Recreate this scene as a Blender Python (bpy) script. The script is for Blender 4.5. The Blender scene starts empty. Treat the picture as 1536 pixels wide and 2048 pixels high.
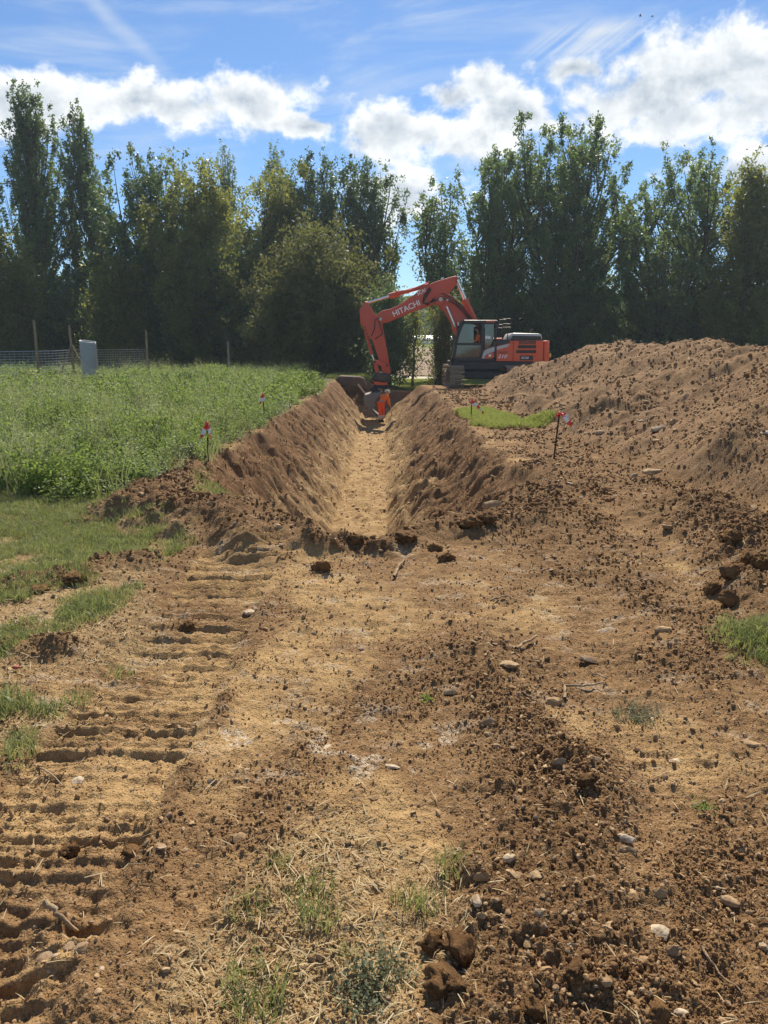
import bpy, bmesh, math, random
import numpy as np
from mathutils import Vector, Matrix, Euler, noise as mnoise

# ------------------------------------------------------------------ camera, sky, sun, exposure
scn = bpy.context.scene
C = scn.collection
EYE = 1.6
FPX = 1540.0
PITCH = math.atan((1024 - 694) / FPX)
cam_data = bpy.data.cameras.new('camera')
cam = bpy.data.objects.new('camera', cam_data)
C.objects.link(cam)
cam.location = (0, 0, EYE)
cam.rotation_euler = (math.radians(90) - PITCH, 0, 0)
cam_data.sensor_fit = 'VERTICAL'
cam_data.sensor_height = 36
cam_data.lens = 36 * FPX / 2048
cam_data.clip_end = 5000
cam_data.clip_start = 0.05
scn.camera = cam
scn.render.resolution_x, scn.render.resolution_y = 768, 1024

SUN_EL, SUN_AZ = math.radians(46), math.radians(7)      # azimuth measured from +Y towards +X
SUN_DIR = Vector((math.sin(SUN_AZ) * math.cos(SUN_EL), math.cos(SUN_AZ) * math.cos(SUN_EL), math.sin(SUN_EL)))
SKY_STRENGTH, SUN_STRENGTH, EXPOSURE = 0.070, 5.0, 0.63
scn.view_settings.view_transform = 'Standard'
scn.view_settings.look = 'None'
scn.view_settings.gamma = 1
scn.view_settings.exposure = EXPOSURE
scn.view_settings.use_curve_mapping = False
scn.cycles.max_bounces = 6
scn.cycles.diffuse_bounces = 3
scn.cycles.glossy_bounces = 2
scn.cycles.transmission_bounces = 4
scn.cycles.transparent_max_bounces = 8
scn.cycles.volume_bounces = 0
scn.cycles.use_denoising = True
scn.cycles.use_adaptive_sampling = True
scn.cycles.adaptive_threshold = 0.012
scn.cycles.denoiser = 'OPENIMAGEDENOISE'
scn.cycles.denoising_input_passes = 'RGB_ALBEDO_NORMAL'
scn.cycles.denoising_prefilter = 'ACCURATE'
scn.cycles.sample_clamp_indirect = 6

sun_data = bpy.data.lights.new('sun', 'SUN')
sun_data.energy = SUN_STRENGTH
sun_data.angle = math.radians(0.53)
sun_data.color = (1.0, 0.90, 0.75)
sun = bpy.data.objects.new('sun', sun_data)
C.objects.link(sun)
sun.rotation_euler = SUN_DIR.to_track_quat('Z', 'Y').to_euler()
sun.location = SUN_DIR * 100


def pix_dir(px, py):
    cx, cy = (px - 768) / FPX, (1024 - py) / FPX
    cp, sp = math.cos(PITCH), math.sin(PITCH)
    return Vector((cx, cp + cy * sp, -sp + cy * cp))


def sky_ae(px, py):
    d = pix_dir(px, py).normalized()
    return math.atan2(d.x, d.y), math.asin(d.z)


def G(px, py, z=0.0):
    """Point on a level plane of height z under the picture point, and its depth along the lens axis."""
    d = pix_dir(px, py)
    t = (z - EYE) / d.z
    return d.x * t, d.y * t, t


def at_y(px, py, Y):
    d = pix_dir(px, py)
    t = Y / d.y
    return Vector((d.x * t, Y, EYE + d.z * t))


class NT:
    """Small helper for writing node trees."""
    def __init__(self, tree):
        self.t = tree
    def n(self, kind, **kw):
        nd = self.t.nodes.new(kind)
        for k, v in kw.items():
            setattr(nd, k, v)
        return nd
    def put(self, sock, v):
        if isinstance(v, bpy.types.NodeSocket):
            self.t.links.new(v, sock)
        elif v is not None:
            if hasattr(sock.default_value, '__len__') and len(sock.default_value) == 4 and len(v) == 3:
                v = (*v, 1)
            sock.default_value = v
    def math(self, op, a, b=None, c=None, clamp=False):
        nd = self.n('ShaderNodeMath', operation=op, use_clamp=clamp)
        self.put(nd.inputs[0], a)
        if b is not None: self.put(nd.inputs[1], b)
        if c is not None: self.put(nd.inputs[2], c)
        return nd.outputs[0]
    def vmath(self, op, a, b=None, c=None):
        nd = self.n('ShaderNodeVectorMath', operation=op)
        self.put(nd.inputs[0], a)
        if b is not None: self.put(nd.inputs[1], b)
        if c is not None: self.put(nd.inputs[2], c)
        return nd.outputs['Value'] if op in ('LENGTH', 'DISTANCE', 'DOT_PRODUCT') else nd.outputs[0]
    def mix(self, f, a, b, blend='MIX'):
        nd = self.n('ShaderNodeMix', data_type='RGBA', blend_type=blend)
        self.put(nd.inputs[0], f); self.put(nd.inputs[6], a); self.put(nd.inputs[7], b)
        return nd.outputs[2]
    def ramp(self, v, lo, hi, o0=0.0, o1=1.0, smooth=True):
        nd = self.n('ShaderNodeMapRange', interpolation_type='SMOOTHSTEP' if smooth else 'LINEAR')
        for i, q in enumerate((v, lo, hi, o0, o1)):
            self.put(nd.inputs[i], q)
        return nd.outputs[0]
    def noise(self, vec, scale, detail=3, rough=0.5, dist=0.0, out=0):
        nd = self.n('ShaderNodeTexNoise')
        if vec is not None: self.put(nd.inputs['Vector'], vec)
        self.put(nd.inputs['Scale'], scale); self.put(nd.inputs['Detail'], detail)
        self.put(nd.inputs['Roughness'], rough); self.put(nd.inputs['Distortion'], dist)
        return nd.outputs[out]
    def xyz(self, x, y, z):
        nd = self.n('ShaderNodeCombineXYZ')
        self.put(nd.inputs[0], x); self.put(nd.inputs[1], y); self.put(nd.inputs[2], z)
        return nd.outputs[0]
    def sep(self, v):
        nd = self.n('ShaderNodeSeparateXYZ'); self.put(nd.inputs[0], v)
        return nd.outputs


def build_world():
    w = bpy.data.worlds.new('World')
    scn.world = w
    w.use_nodes = True
    t = w.node_tree
    t.nodes.clear()
    q = NT(t)
    out = q.n('ShaderNodeOutputWorld')
    sky = q.n('ShaderNodeTexSky', sky_type='NISHITA', sun_disc=False)
    sky.sun_elevation = SUN_EL
    sky.sun_rotation = SUN_AZ
    sky.altitude = 200
    sky.air_density = 1.0
    sky.dust_density = 0.15
    sky.ozone_density = 2.2
    # cloud density as a group of (azimuth, elevation); the heaps below are where cumulus stands in the sky
    grp = bpy.data.node_groups.new('cloud_density', 'ShaderNodeTree')
    grp.interface.new_socket('P', in_out='INPUT', socket_type='NodeSocketVector')
    grp.interface.new_socket('D', in_out='OUTPUT', socket_type='NodeSocketFloat')
    grp.interface.new_socket('S', in_out='OUTPUT', socket_type='NodeSocketFloat')
    g = NT(grp)
    gi, go = g.n('NodeGroupInput'), g.n('NodeGroupOutput')
    P = gi.outputs[0]
    warp = g.vmath('MULTIPLY', g.vmath('SUBTRACT', g.noise(P, 7, 3, 0.6, out=1), (0.5, 0.5, 0.5)), (0.16, 0.08, 0.0))
    PW = g.vmath('ADD', P, warp)
    heaps = [(30, 200, 210, 80), (300, 205, 190, 66), (500, 190, 95, 66), (600, 250, 70, 26),
             (820, 268, 190, 54), (1030, 222, 150, 62), (1210, 205, 190, 84), (1450, 150, 190, 105), (1380, 240, 180, 56),
             (880, 195, 60, 36), (965, 165, 60, 46), (1150, 132, 80, 32), (800, 400, 110, 80), (1090, 240, 120, 50), (1500, 350, 140, 60)]
    acc = None
    for (px, py, rx, ry) in heaps:
        a0, e0 = sky_ae(px, py)
        a1, _ = sky_ae(px + rx, py); _, e1 = sky_ae(px, py - ry)
        d = g.vmath('LENGTH', g.vmath('MULTIPLY', g.vmath('SUBTRACT', PW, (a0, e0, 0)), (1 / (a1 - a0), 1 / (e1 - e0), 0)))
        v = g.math('SUBTRACT', 1.0, d)
        acc = v if acc is None else g.math('SMOOTH_MAX', acc, v, 0.25)
    # the same kind of cloud bank goes on all round, out of the picture
    pz = g.sep(P)
    away = g.ramp(g.math('ABSOLUTE', pz[0]), 0.62, 0.85)
    far_bank = g.math('MULTIPLY', g.math('SUBTRACT', g.noise(P, 2.6, 2, 0.5), 0.52), 5.0)
    far_bank = g.math('SUBTRACT', far_bank, g.math('MULTIPLY', g.math('ABSOLUTE', g.math('SUBTRACT', pz[1], 0.34)), 2.2))
    acc = g.math('MAXIMUM', acc, g.math('ADD', far_bank, g.math('MULTIPLY', g.math('SUBTRACT', away, 1.0), 3.0)))
    PS = g.vmath('MULTIPLY', P, (1.0, 1.25, 1.0))
    bill = g.math('SUBTRACT', g.noise(PS, 11, 9, 0.62, 0.15), 0.5)
    bill2 = g.math('SUBTRACT', g.noise(g.vmath('ADD', PS, (0.004, 0.026, 0.0)), 11, 5, 0.60, 0.15), 0.5)
    g.put(go.inputs[0], g.math('ADD', g.math('MULTIPLY', g.math('ADD', acc, 0.24), 0.95), g.math('MULTIPLY', bill, 3.5)))
    g.put(go.inputs[1], g.math('MULTIPLY', g.math('SUBTRACT', bill, bill2), 3.4))

    tc = q.n('ShaderNodeTexCoord')
    vx, vy, vz = q.sep(q.vmath('NORMALIZE', tc.outputs['Generated']))
    az = q.math('ARCTAN2', vx, vy)
    el = q.math('ARCSINE', vz)
    P = q.xyz(az, el, 0.0)
    nd = q.n('ShaderNodeGroup'); nd.node_tree = grp
    q.put(nd.inputs[0], P)
    d0, slope = nd.outputs
    mask = q.ramp(d0, 0.0, 0.62)
    thick = q.ramp(d0, 0.3, 1.5)
    light = q.math('ADD', q.math('MULTIPLY', slope, 0.9), 0.80, clamp=True)
    light = q.math('SUBTRACT', light, q.math('MULTIPLY', thick, 0.60), clamp=True)
    ccol = q.mix(light, (0.30, 0.37, 0.46), (0.88, 0.89, 0.88))
    # thin high ice cloud: stretched streaks
    pr = q.xyz(q.math('ADD', q.math('MULTIPLY', az, 0.96), q.math('MULTIPLY', el, 0.5)), q.math('ADD', q.math('MULTIPLY', el, 1.0), q.math('MULTIPLY', az, -0.12)), 3.0)
    st = q.noise(q.vmath('MULTIPLY', pr, (2.0, 11.0, 1.0)), 2.0, 6, 0.6, 0.6)
    ci = q.math('MULTIPLY', q.ramp(st, 0.44, 0.8), 0.5)
    a0, e0 = sky_ae(1210, 84)
    hook = q.math('SUBTRACT', 1.0, q.vmath('LENGTH', q.vmath('MULTIPLY', q.vmath('SUBTRACT', P, (a0, e0, 0)), (1 / 0.13, 1 / 0.028, 0))), clamp=True)
    pr2 = q.xyz(q.math('ADD', az, q.math('MULTIPLY', el, -1.6)), q.math('MULTIPLY', el, 0.5), 0.0)
    fil = q.noise(q.vmath('MULTIPLY', pr2, (30.0, 6.0, 1.0)), 1.0, 4, 0.6, 0.5)
    hook = q.math('MULTIPLY', q.ramp(hook, 0.0, 0.7), q.ramp(fil, 0.36, 0.66))
    a0, e0 = sky_ae(225, 42)
    pv = q.vmath('SUBTRACT', P, (a0, e0, 0))
    ps = q.sep(pv)
    along = q.math('ADD', q.math('MULTIPLY', ps[0], 0.8), q.math('MULTIPLY', ps[1], -0.6))
    acr = q.math('ADD', q.math('MULTIPLY', ps[0], 0.6), q.math('MULTIPLY', ps[1], 0.8))
    trail = q.math('SUBTRACT', 1.0, q.math('SQRT', q.math('ADD', q.math('POWER', q.math('DIVIDE', along, 0.11), 2.0), q.math('POWER', q.math('DIVIDE', acr, 0.014), 2.0))), clamp=True)
    trail = q.math('MULTIPLY', q.ramp(trail, 0, 1), q.math('ADD', 0.25, q.noise(P, 26, 3, 0.6)))
    ci = q.math('ADD', ci, q.math('ADD', q.math('MULTIPLY', hook, 0.75), q.math('MULTIPLY', trail, 0.42)), clamp=True)
    ci = q.math('MULTIPLY', ci, q.ramp(el, 0.1, 0.25))
    bgs = q.n('ShaderNodeBackground')
    skyc = q.mix(1.0, sky.outputs[0], (0.70, 0.90, 1.12), 'MULTIPLY')
    q.put(bgs.inputs[0], skyc); bgs.inputs[1].default_value = SKY_STRENGTH
    bgi = q.n('ShaderNodeBackground'); q.put(bgi.inputs[0], (0.80, 0.86, 0.92)); bgi.inputs[1].default_value = 0.64
    bgc = q.n('ShaderNodeBackground'); q.put(bgc.inputs[0], ccol); bgc.inputs[1].default_value = 0.86
    m1 = q.n('ShaderNodeMixShader'); q.put(m1.inputs[0], ci); t.links.new(bgs.outputs[0], m1.inputs[1]); t.links.new(bgi.outputs[0], m1.inputs[2])
    m2 = q.n('ShaderNodeMixShader'); q.put(m2.inputs[0], mask); t.links.new(m1.outputs[0], m2.inputs[1]); t.links.new(bgc.outputs[0], m2.inputs[2])
    t.links.new(m2.outputs[0], out.inputs[0])
    w.cycles.sampling_method = 'MANUAL'
    w.cycles.sample_map_resolution = 512


build_world()

# ------------------------------------------------------------------ numpy noise
def _hash(ix, iy, s):
    n = ix.astype(np.uint32) * np.uint32(374761393) + iy.astype(np.uint32) * np.uint32(668265263) + np.uint32((s * 974634541) & 0xffffffff)
    n ^= n >> np.uint32(13); n *= np.uint32(1274126177)
    n ^= n >> np.uint32(16); n *= np.uint32(2246822519)
    n ^= n >> np.uint32(15)
    return n


def rnd2(ix, iy, s):
    return _hash(ix, iy, s).astype(np.float32) * np.float32(1 / 4294967296.0)


_GA = np.arange(4096) * (2 * math.pi / 4096)
_GC, _GS = np.cos(_GA).astype(np.float32), np.sin(_GA).astype(np.float32)


def perlin(x, y, s=0):
    fx, fy = np.floor(x), np.floor(y)
    ix, iy = fx.astype(np.int32).astype(np.uint32), fy.astype(np.int32).astype(np.uint32)
    dx, dy = (x - fx).astype(np.float32), (y - fy).astype(np.float32)
    hx = [ix * np.uint32(374761393), (ix + np.uint32(1)) * np.uint32(374761393)]
    hy = [iy * np.uint32(668265263) + np.uint32((s * 974634541) & 0xffffffff)]
    hy.append(hy[0] + np.uint32(668265263))
    def gr(i, j):
        n = hx[i] + hy[j]
        n ^= n >> np.uint32(13); n *= np.uint32(1274126177)
        n ^= n >> np.uint32(16); n *= np.uint32(2246822519)
        k = n >> np.uint32(20)
        return _GC[k] * (dx - i) + _GS[k] * (dy - j)
    u = dx * dx * dx * (dx * (dx * 6 - 15) + 10)
    v = dy * dy * dy * (dy * (dy * 6 - 15) + 10)
    a, b, c, d = gr(0, 0), gr(1, 0), gr(0, 1), gr(1, 1)
    return ((a + u * (b - a)) * (1 - v) + (c + u * (d - c)) * v) * 1.5


def fbm(x, y, o=4, s=0, g=0.5, l=2.03):
    r, a = 0, 1.0
    for i in range(o):
        r = r + a * perlin(x, y, s + i * 17)
        x, y, a = x * l + 11.3, y * l + 5.7, a * g
    return r


def bumps(x, y, cell, s, dens=0.8, rmin=0.28, rmax=0.62):
    """Height in metres of lumps scattered one to a cell."""
    wx = x / cell + 0.35 * perlin(x / cell * 1.7, y / cell * 1.7, s + 3)
    wy = y / cell + 0.35 * perlin(x / cell * 1.7, y / cell * 1.7, s + 9)
    ix, iy = np.floor(wx).astype(np.int32), np.floor(wy).astype(np.int32)
    best = np.zeros_like(wx)
    for i in (-1, 0, 1):
        for j in (-1, 0, 1):
            cx, cy = ix + i, iy + j
            px, py = cx + rnd2(cx, cy, s), cy + rnd2(cx, cy, s + 1)
            k = rnd2(cx, cy, s + 2)
            r = rmin + (rmax - rmin) * k
            d2 = ((wx - px) ** 2 + (wy - py) ** 2) / (r * r)
            h = np.sqrt(np.maximum(0, 1 - d2)) * r * (0.55 + 0.45 * rnd2(cx, cy, s + 5))
            h = np.where(rnd2(cx, cy, s + 4) < dens, h, 0)
            best = np.maximum(best, h)
    return best * cell


def sst(a, b, x):
    t = np.clip((x - a) / (b - a), 0, 1)
    return t * t * (3 - 2 * t)


def seg(x, y, x0, y0, x1, y1):
    dx, dy = x1 - x0, y1 - y0
    t = np.clip(((x - x0) * dx + (y - y0) * dy) / (dx * dx + dy * dy), 0, 1)
    return np.hypot(x - x0 - t * dx, y - y0 - t * dy)


# ------------------------------------------------------------------ the lie of the land
TR_L, TR_R, TR_BL, TR_BR, TR_D = -2.45, 1.85, -0.95, 0.06, 1.65
TRACK_L = (-1.42, -0.80)
TRACK_R = (0.96, 1.56)


def terrain(x, y):
    """Height and soil masks at arrays of points."""
    x, y = np.asarray(x, float), np.asarray(y, float)
    M = {}
    lowf = fbm(x * 0.22, y * 0.22, 3, 5)
    z = 0.05 * lowf
    z = z - 0.13 * sst(27, 33, y) * sst(-1, 2.5, x)
    z = z - 0.55 * sst(36.5, 40, y) * sst(-1.3, 0.2, x) * (1 - sst(11, 16, x)) - 0.25 * sst(40, 56, y)
    z = z + 2.5 * sst(70, 170, y) + 0.045 * np.maximum(0, y - 165)
    near = 1 - sst(34, 46, y)

    # trench
    wob = 0.24 * fbm(x * 0 + 7.7, y * 0.45, 4, 21) + 0.07 * perlin(x * 0 + 3.1, y * 2.3, 8)
    wob2 = 0.24 * fbm(x * 0 + 1.7, y * 0.45, 4, 31) + 0.07 * perlin(x * 0 + 9.1, y * 2.3, 18)
    tl = (x - (TR_L + wob)) / (TR_BL - TR_L - wob)
    tr = ((TR_R + wob2) - x) / (TR_R + wob2 - TR_BR)
    ye = 6.05 + 1.9 * np.maximum(0, -(x + 0.55)) + 1.45 * np.maximum(0, x - 0.15) + 0.12 * fbm(x * 1.5, y * 0, 2, 77)
    te = (y - ye) / 1.7
    tf = (39.6 - y) / 1.5
    t = np.minimum(np.minimum(tl, tr), np.minimum(te, tf))
    t = t + 0.10 * fbm(x * 0.9, y * 0.55, 4, 35) * sst(0.0, 0.25, t) * (1 - sst(0.85, 1.0, t))
    tc = np.clip(t, 0, 1)
    inside = sst(-0.02, 0.05, t)
    floor = sst(0.96, 1.03, t)
    wall = inside * (1 - floor)
    side = np.where(tl < tr, 1.0, -1.0)
    slant = y + 0.75 * np.abs(x + 0.45) + 0.5 * fbm(x * 0.8, y * 0.5, 3, 37)
    scr = fbm(slant * 3.3, np.abs(x) * 0.9, 5, 41, 0.65)
    scr2 = fbm(slant * 11.0, np.abs(x) * 3.5, 4, 47, 0.65)
    z = z - TR_D * tc * (1 - 0.0 * lowf)
    z = z + wall * sst(0, 0.15, tc) * (0.075 * scr + 0.055 * scr2 + 0.022 * fbm(slant * 24.0, np.abs(x) * 5.0, 3, 49, 0.6) + 0.09 * fbm(x * 1.1, y * 0.7, 4, 61))
    z = z + floor * (0.05 * fbm(x * 2.2, y * 1.2, 4, 15) - 0.02 + 0.6 * bumps(x, y, 0.16, 17, 0.35))
    M['inside'], M['wall'], M['floor'], M['tc'] = inside, wall, floor, tc

    # spoil heap
    fn = 0.35 * fbm(y * 0.33, x * 0.1, 3, 91)
    s = np.clip((x - 3.35 - fn) / 3.9, 0, 1)
    hc = 1.60 * sst(3.2, 8.6, y + 0.35 * fn) * (1 - sst(27.3, 32.2, y + 0.25 * (x - 7)))
    hc = hc * (1 - 0.55 * sst(8.2, 12.5, x)) * (1 - sst(12.0, 15.5, x))
    prof = s ** 1.15 * (1.6 - 0.6 * s)
    hp = hc * prof
    loose_h = sst(0.03, 0.3, hp)
    hp = hp + loose_h * (0.30 * fbm(x * 0.42, y * 0.36, 3, 111) + 0.15 * np.abs(fbm(x * 1.0, y * 0.8, 4, 112)) - 0.05)
    hp = np.maximum(hp, 0)
    M['heap'] = sst(0.03, 0.14, hp)
    z = z + hp

    # low berms of loose clods
    edge = 0.16 * fbm(x * 2.2, y * 2.2, 3, 121)
    b1 = 1 - sst(0.15, 0.72, seg(x, y, -2.35, 7.35, -0.75, 6.15) + edge)
    b1 = np.maximum(b1, 1 - sst(0.1, 0.62, seg(x, y, -2.3, 7.6, -2.35, 9.6) + edge))
    b2 = 1 - sst(0.1, 0.55, seg(x, y, -0.3, 6.05, 1.35, 6.9) + edge)
    b2 = np.maximum(b2, 1 - sst(0.1, 0.7, seg(x, y, 1.35, 6.9, 2.0, 9.8) + edge))
    b3 = 1 - sst(0.10, 0.46, seg(x, y, 0.42, 1.0, 0.40, 2.0) + edge * 0.8)
    b3 = np.maximum(b3, 1 - sst(0.06, 0.40, seg(x, y, 0.40, 2.0, 0.68, 2.75) + edge * 0.8))
    b3 = np.maximum(b3, 0.75 * (1 - sst(0.05, 0.36, seg(x, y, 0.62, 2.75, 0.42, 3.9) + edge * 0.8)))
    b4 = 1 - sst(0.1, 0.85, seg(x, y, 2.75, 3.9, 3.0, 7.2) + edge)
    b5 = 1 - sst(0.03, 0.3, seg(x, y, -2.55, 5.0, -1.85, 5.5) + edge * 0.7)
    b5 = np.maximum(b5, 1 - sst(0.02, 0.2, seg(x, y, -1.85, 3.95, -1.75, 3.95) + edge * 0.5))
    mouth = 1 - (1 - sst(0.35, 0.9, np.abs(x + 0.4))) * sst(5.2, 5.7, y) * (1 - sst(7.5, 8.5, y))
    b1, b2 = b1 * (0.55 + 0.45 * mouth), b2 * (0.55 + 0.45 * mouth)
    z = z + (1 - inside) * (0.22 * b1 + 0.11 * b2 + 0.07 * b3 + 0.20 * b4 + 0.05 * b5)
    lip = np.exp(-((y - ye + 0.10 + 0.10 * fbm(x * 3, y * 3, 3, 79)) / 0.15) ** 2) * (1 - sst(0.75, 1.1, np.abs(x + 0.42)))
    z = z + (1 - inside) * 0.045 * lip * (0.7 + 0.8 * fbm(x * 3.5, y * 3.5, 2, 81))
    b2 = np.maximum(b2, np.clip(1.25 * lip, 0, 1))
    M['berm_left'], M['berm_right'], M['berm_front'], M['berm_heap'] = b1, b2, b3, b4

    # tracks pressed into the soil by the machine
    tm = np.zeros_like(x)
    for (x0, x1), amp in ((TRACK_L, 1.0), (TRACK_R, 0.35)):
        wv = 0.015 * perlin(y * 1.1, x * 0 + x0, 131) + 0.02 * perlin(x * 7, y * 7, 132)
        m = sst(x0 - 0.03, x0 + 0.03, x + wv) * (1 - sst(x1 - 0.04, x1 + 0.03, x + wv)) * sst(0.2, 0.9, y) * (1 - sst(5.8, 6.3, y))
        m = m * np.clip(1.0 + 0.7 * fbm(x * 1.3 + 5, y * 1.0, 3, 133), 0.4, 1)
        ph = (y + 0.006 * perlin(x * 3, y * 2, 135) + 0.03 * x * np.sin(y * 0.7)) / 0.188
        f = ph - np.floor(ph)
        k = rnd2(np.floor(ph).astype(np.int32), np.zeros_like(ph).astype(np.int32) + int(amp * 10), 139)
        saw = np.where(f < 0.10, sst(0, 0.10, f), 1 - sst(0.10, 0.34, f) * 0.62 - sst(0.5, 0.95, f) * 0.33) + 0.62 * np.exp(-((f - 0.47) / 0.055) ** 2) + 0.5 * np.exp(-((f - 0.78) / 0.05) ** 2)
        brk = np.clip(0.92 + 0.6 * fbm(x * 1.4 + 1.7 * np.floor(ph), y * 0.9, 3, 143), 0.4, 1.1)
        z = z + amp * m * ((0.036 * (0.6 + 0.45 * k)) * saw * brk - 0.038 + 0.006 * fbm(x * 5, y * 5, 3, 145))
        rim = np.exp(-((x - x1 - 0.06 + wv) / 0.06) ** 2) + 0.7 * np.exp(-((x - x0 + 0.06 + wv) / 0.06) ** 2)
        rim = rim * sst(0.4, 0.9, y) * (1 - sst(5.6, 6.2, y)) * np.clip(0.5 + 1.2 * fbm(x * 3, y * 2.2, 3, 141), 0, 1.2)
        z = z + amp * 0.03 * rim
        tm = np.maximum(tm, amp * m)
        M['rim'] = np.maximum(M.get('rim', 0), amp * np.clip(rim, 0, 1))
    M['track'] = tm

    # hollows and lumps trodden in the near left
    hol = sst(0.3, 0.9, bumps(x + 0.3, y, 0.34, 151, 0.7, 0.3, 0.5) / 0.15) * (1 - sst(-0.55, -0.2, x)) * (1 - sst(1.75, 2.2, y))
    z = z - 0.05 * hol
    z = z + 0.05 * fbm(x * 2.6, y * 2.6, 3, 153) * (1 - sst(-0.5, -0.1, x)) * (1 - sst(1.8, 2.4, y))

    # soil condition
    grass = (1 - sst(-2.62, -2.34, x + 0.3 * fbm(x * 0.9, y * 0.9, 3, 161))) * sst(8.1, 8.7, y + 0.5 * fbm(x * 0.8, y * 0.8, 2, 163))
    M['crop'] = grass * (1 - inside) * (1 - sst(46, 49, y))
    stub = (1 - sst(-1.75, -1.35, x + 0.35 * fbm(x * 1.2, y * 1.2, 3, 171))) * sst(2.4, 3.2, y) * (1 - M['crop']) * (1 - sst(8.6, 9.4, y))
    stub2 = (1 - sst(0.25, 0.52, np.hypot((x + 0.12) / 0.9, (y - 1.75) / 1.35) + 0.25 * fbm(x * 2, y * 2, 3, 173))) * (1 - b3)
    M['stub'] = np.clip(stub + stub2, 0, 1) * (1 - 0.8 * b5) * (1 - b1)
    loose = np.maximum.reduce([b1, b2, 0.82 * b3, b4, b5, M['heap'] * 0.75, 0.55 * M['rim']])
    patchy = sst(-0.15, 0.45, fbm(x * 0.9, y * 0.75, 4, 181)) * (1 - tm * 0.7)
    right = sst(0.2, 1.2, x) * 0.25
    strip = sst(1.9, 2.3, x) * (1 - sst(3.6, 4.2, x)) * sst(6.5, 8.0, y) * (0.35 + 0.35 * sst(-0.4, 0.3, fbm(x * 1.1, y * 0.6, 3, 183)))
    loose = np.maximum(np.maximum(loose, strip), patchy * (0.38 + right)) * (1 - inside) * (1 - 0.9 * M['crop'])
    M['loose'] = loose
    dry = sst(-0.05, 0.5, fbm(x * 1.1 + 3, y * 0.8, 4, 191) + 0.75 * tm + 0.25 * (1 - sst(0.0, 0.6, np.abs(x + 0.2))) - 0.9 * loose)
    M['dry'] = np.clip(dry, 0, 1) * (1 - 0.7 * M['crop'])
    lm = sst(0.25, 0.55, fbm(x * 5.5, y * 7, 3, 201)) * (1 - sst(0.25, 0.62, np.hypot((x + 0.22) / 1.3, (y - 2.95) / 0.75)))
    lm2 = sst(0.32, 0.6, fbm(x * 3.5, y * 6, 3, 203)) * 0.5 * (1 - sst(5.8, 6.4, y)) * sst(2.4, 3.4, y)
    M['lime'] = np.clip(lm + lm2, 0, 1) * (1 - loose * 0.8) * (1 - inside)
    # relief of the crumbly surface
    fin = near * (1 - 0.6 * wall)
    z = z + fin * (0.014 * fbm(x * 4.5, y * 4.5, 3, 211) + 0.010 * fbm(x * 16, y * 16, 4, 213, 0.65))
    A = loose * near
    z = z + A * (0.18 * bumps(x, y, 0.42, 221, 0.2) * np.maximum(M['heap'], np.maximum(b1, b4)) +
                 (0.10 + 0.42 * np.maximum(b1, b4)) * bumps(x, y, 0.17, 223, 0.4) + 0.20 * bumps(x, y, 0.07, 225, 0.4) + 0.34 * bumps(x, y, 0.033, 227, 0.7) +
                 0.034 * np.abs(fbm(x * 6, y * 6, 5, 229, 0.68)))
    z = z + (1 - A) * near * (1 - 0.5 * M['crop']) * (0.20 * bumps(x, y, 0.06, 231, 0.2) + 0.45 * bumps(x, y, 0.026, 233, 0.4)) * (1 - 0.5 * inside)
    z = z + wall * (0.8 * bumps(x, y, 0.12, 235, 0.35) + 0.6 * bumps(x, y, 0.3, 237, 0.3))
    return z, M


def zat(x, y):
    return float(terrain(np.array([x]), np.array([y]))[0][0])


# ------------------------------------------------------------------ materials
MATS = {}


def new_mat(name):
    m = bpy.data.materials.new(name)
    m.use_nodes = True
    m.node_tree.nodes.clear()
    q = NT(m.node_tree)
    out = q.n('ShaderNodeOutputMaterial')
    MATS[name] = m
    return m, q, out


def principled(q, out, col, rough=0.9, spec=0.3, metal=0.0, normal=None, link=True):
    b = q.n('ShaderNodeBsdfPrincipled')
    q.put(b.inputs['Base Color'], col)
    q.put(b.inputs['Roughness'], rough)
    q.put(b.inputs['Specular IOR Level'], spec)
    q.put(b.inputs['Metallic'], metal)
    if normal is not None: q.put(b.inputs['Normal'], normal)
    if link: q.t.links.new(b.outputs[0], out.inputs[0])
    return b


def bump(q, h, dist=0.01, strength=0.6, prev=None):
    b = q.n('ShaderNodeBump')
    q.put(b.inputs['Height'], h)
    b.inputs['Distance'].default_value = dist
    b.inputs['Strength'].default_value = strength
    if prev is not None: q.put(b.inputs['Normal'], prev)
    return b.outputs[0]


def attr(q, name):
    return q.n('ShaderNodeAttribute', attribute_name=name).outputs['Fac']


SOIL_DARK, SOIL_MID, SOIL_DRY, SOIL_SUB = (0.142, 0.079, 0.037), (0.248, 0.148, 0.069), (0.430, 0.282, 0.128), (0.410, 0.282, 0.138)


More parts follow.
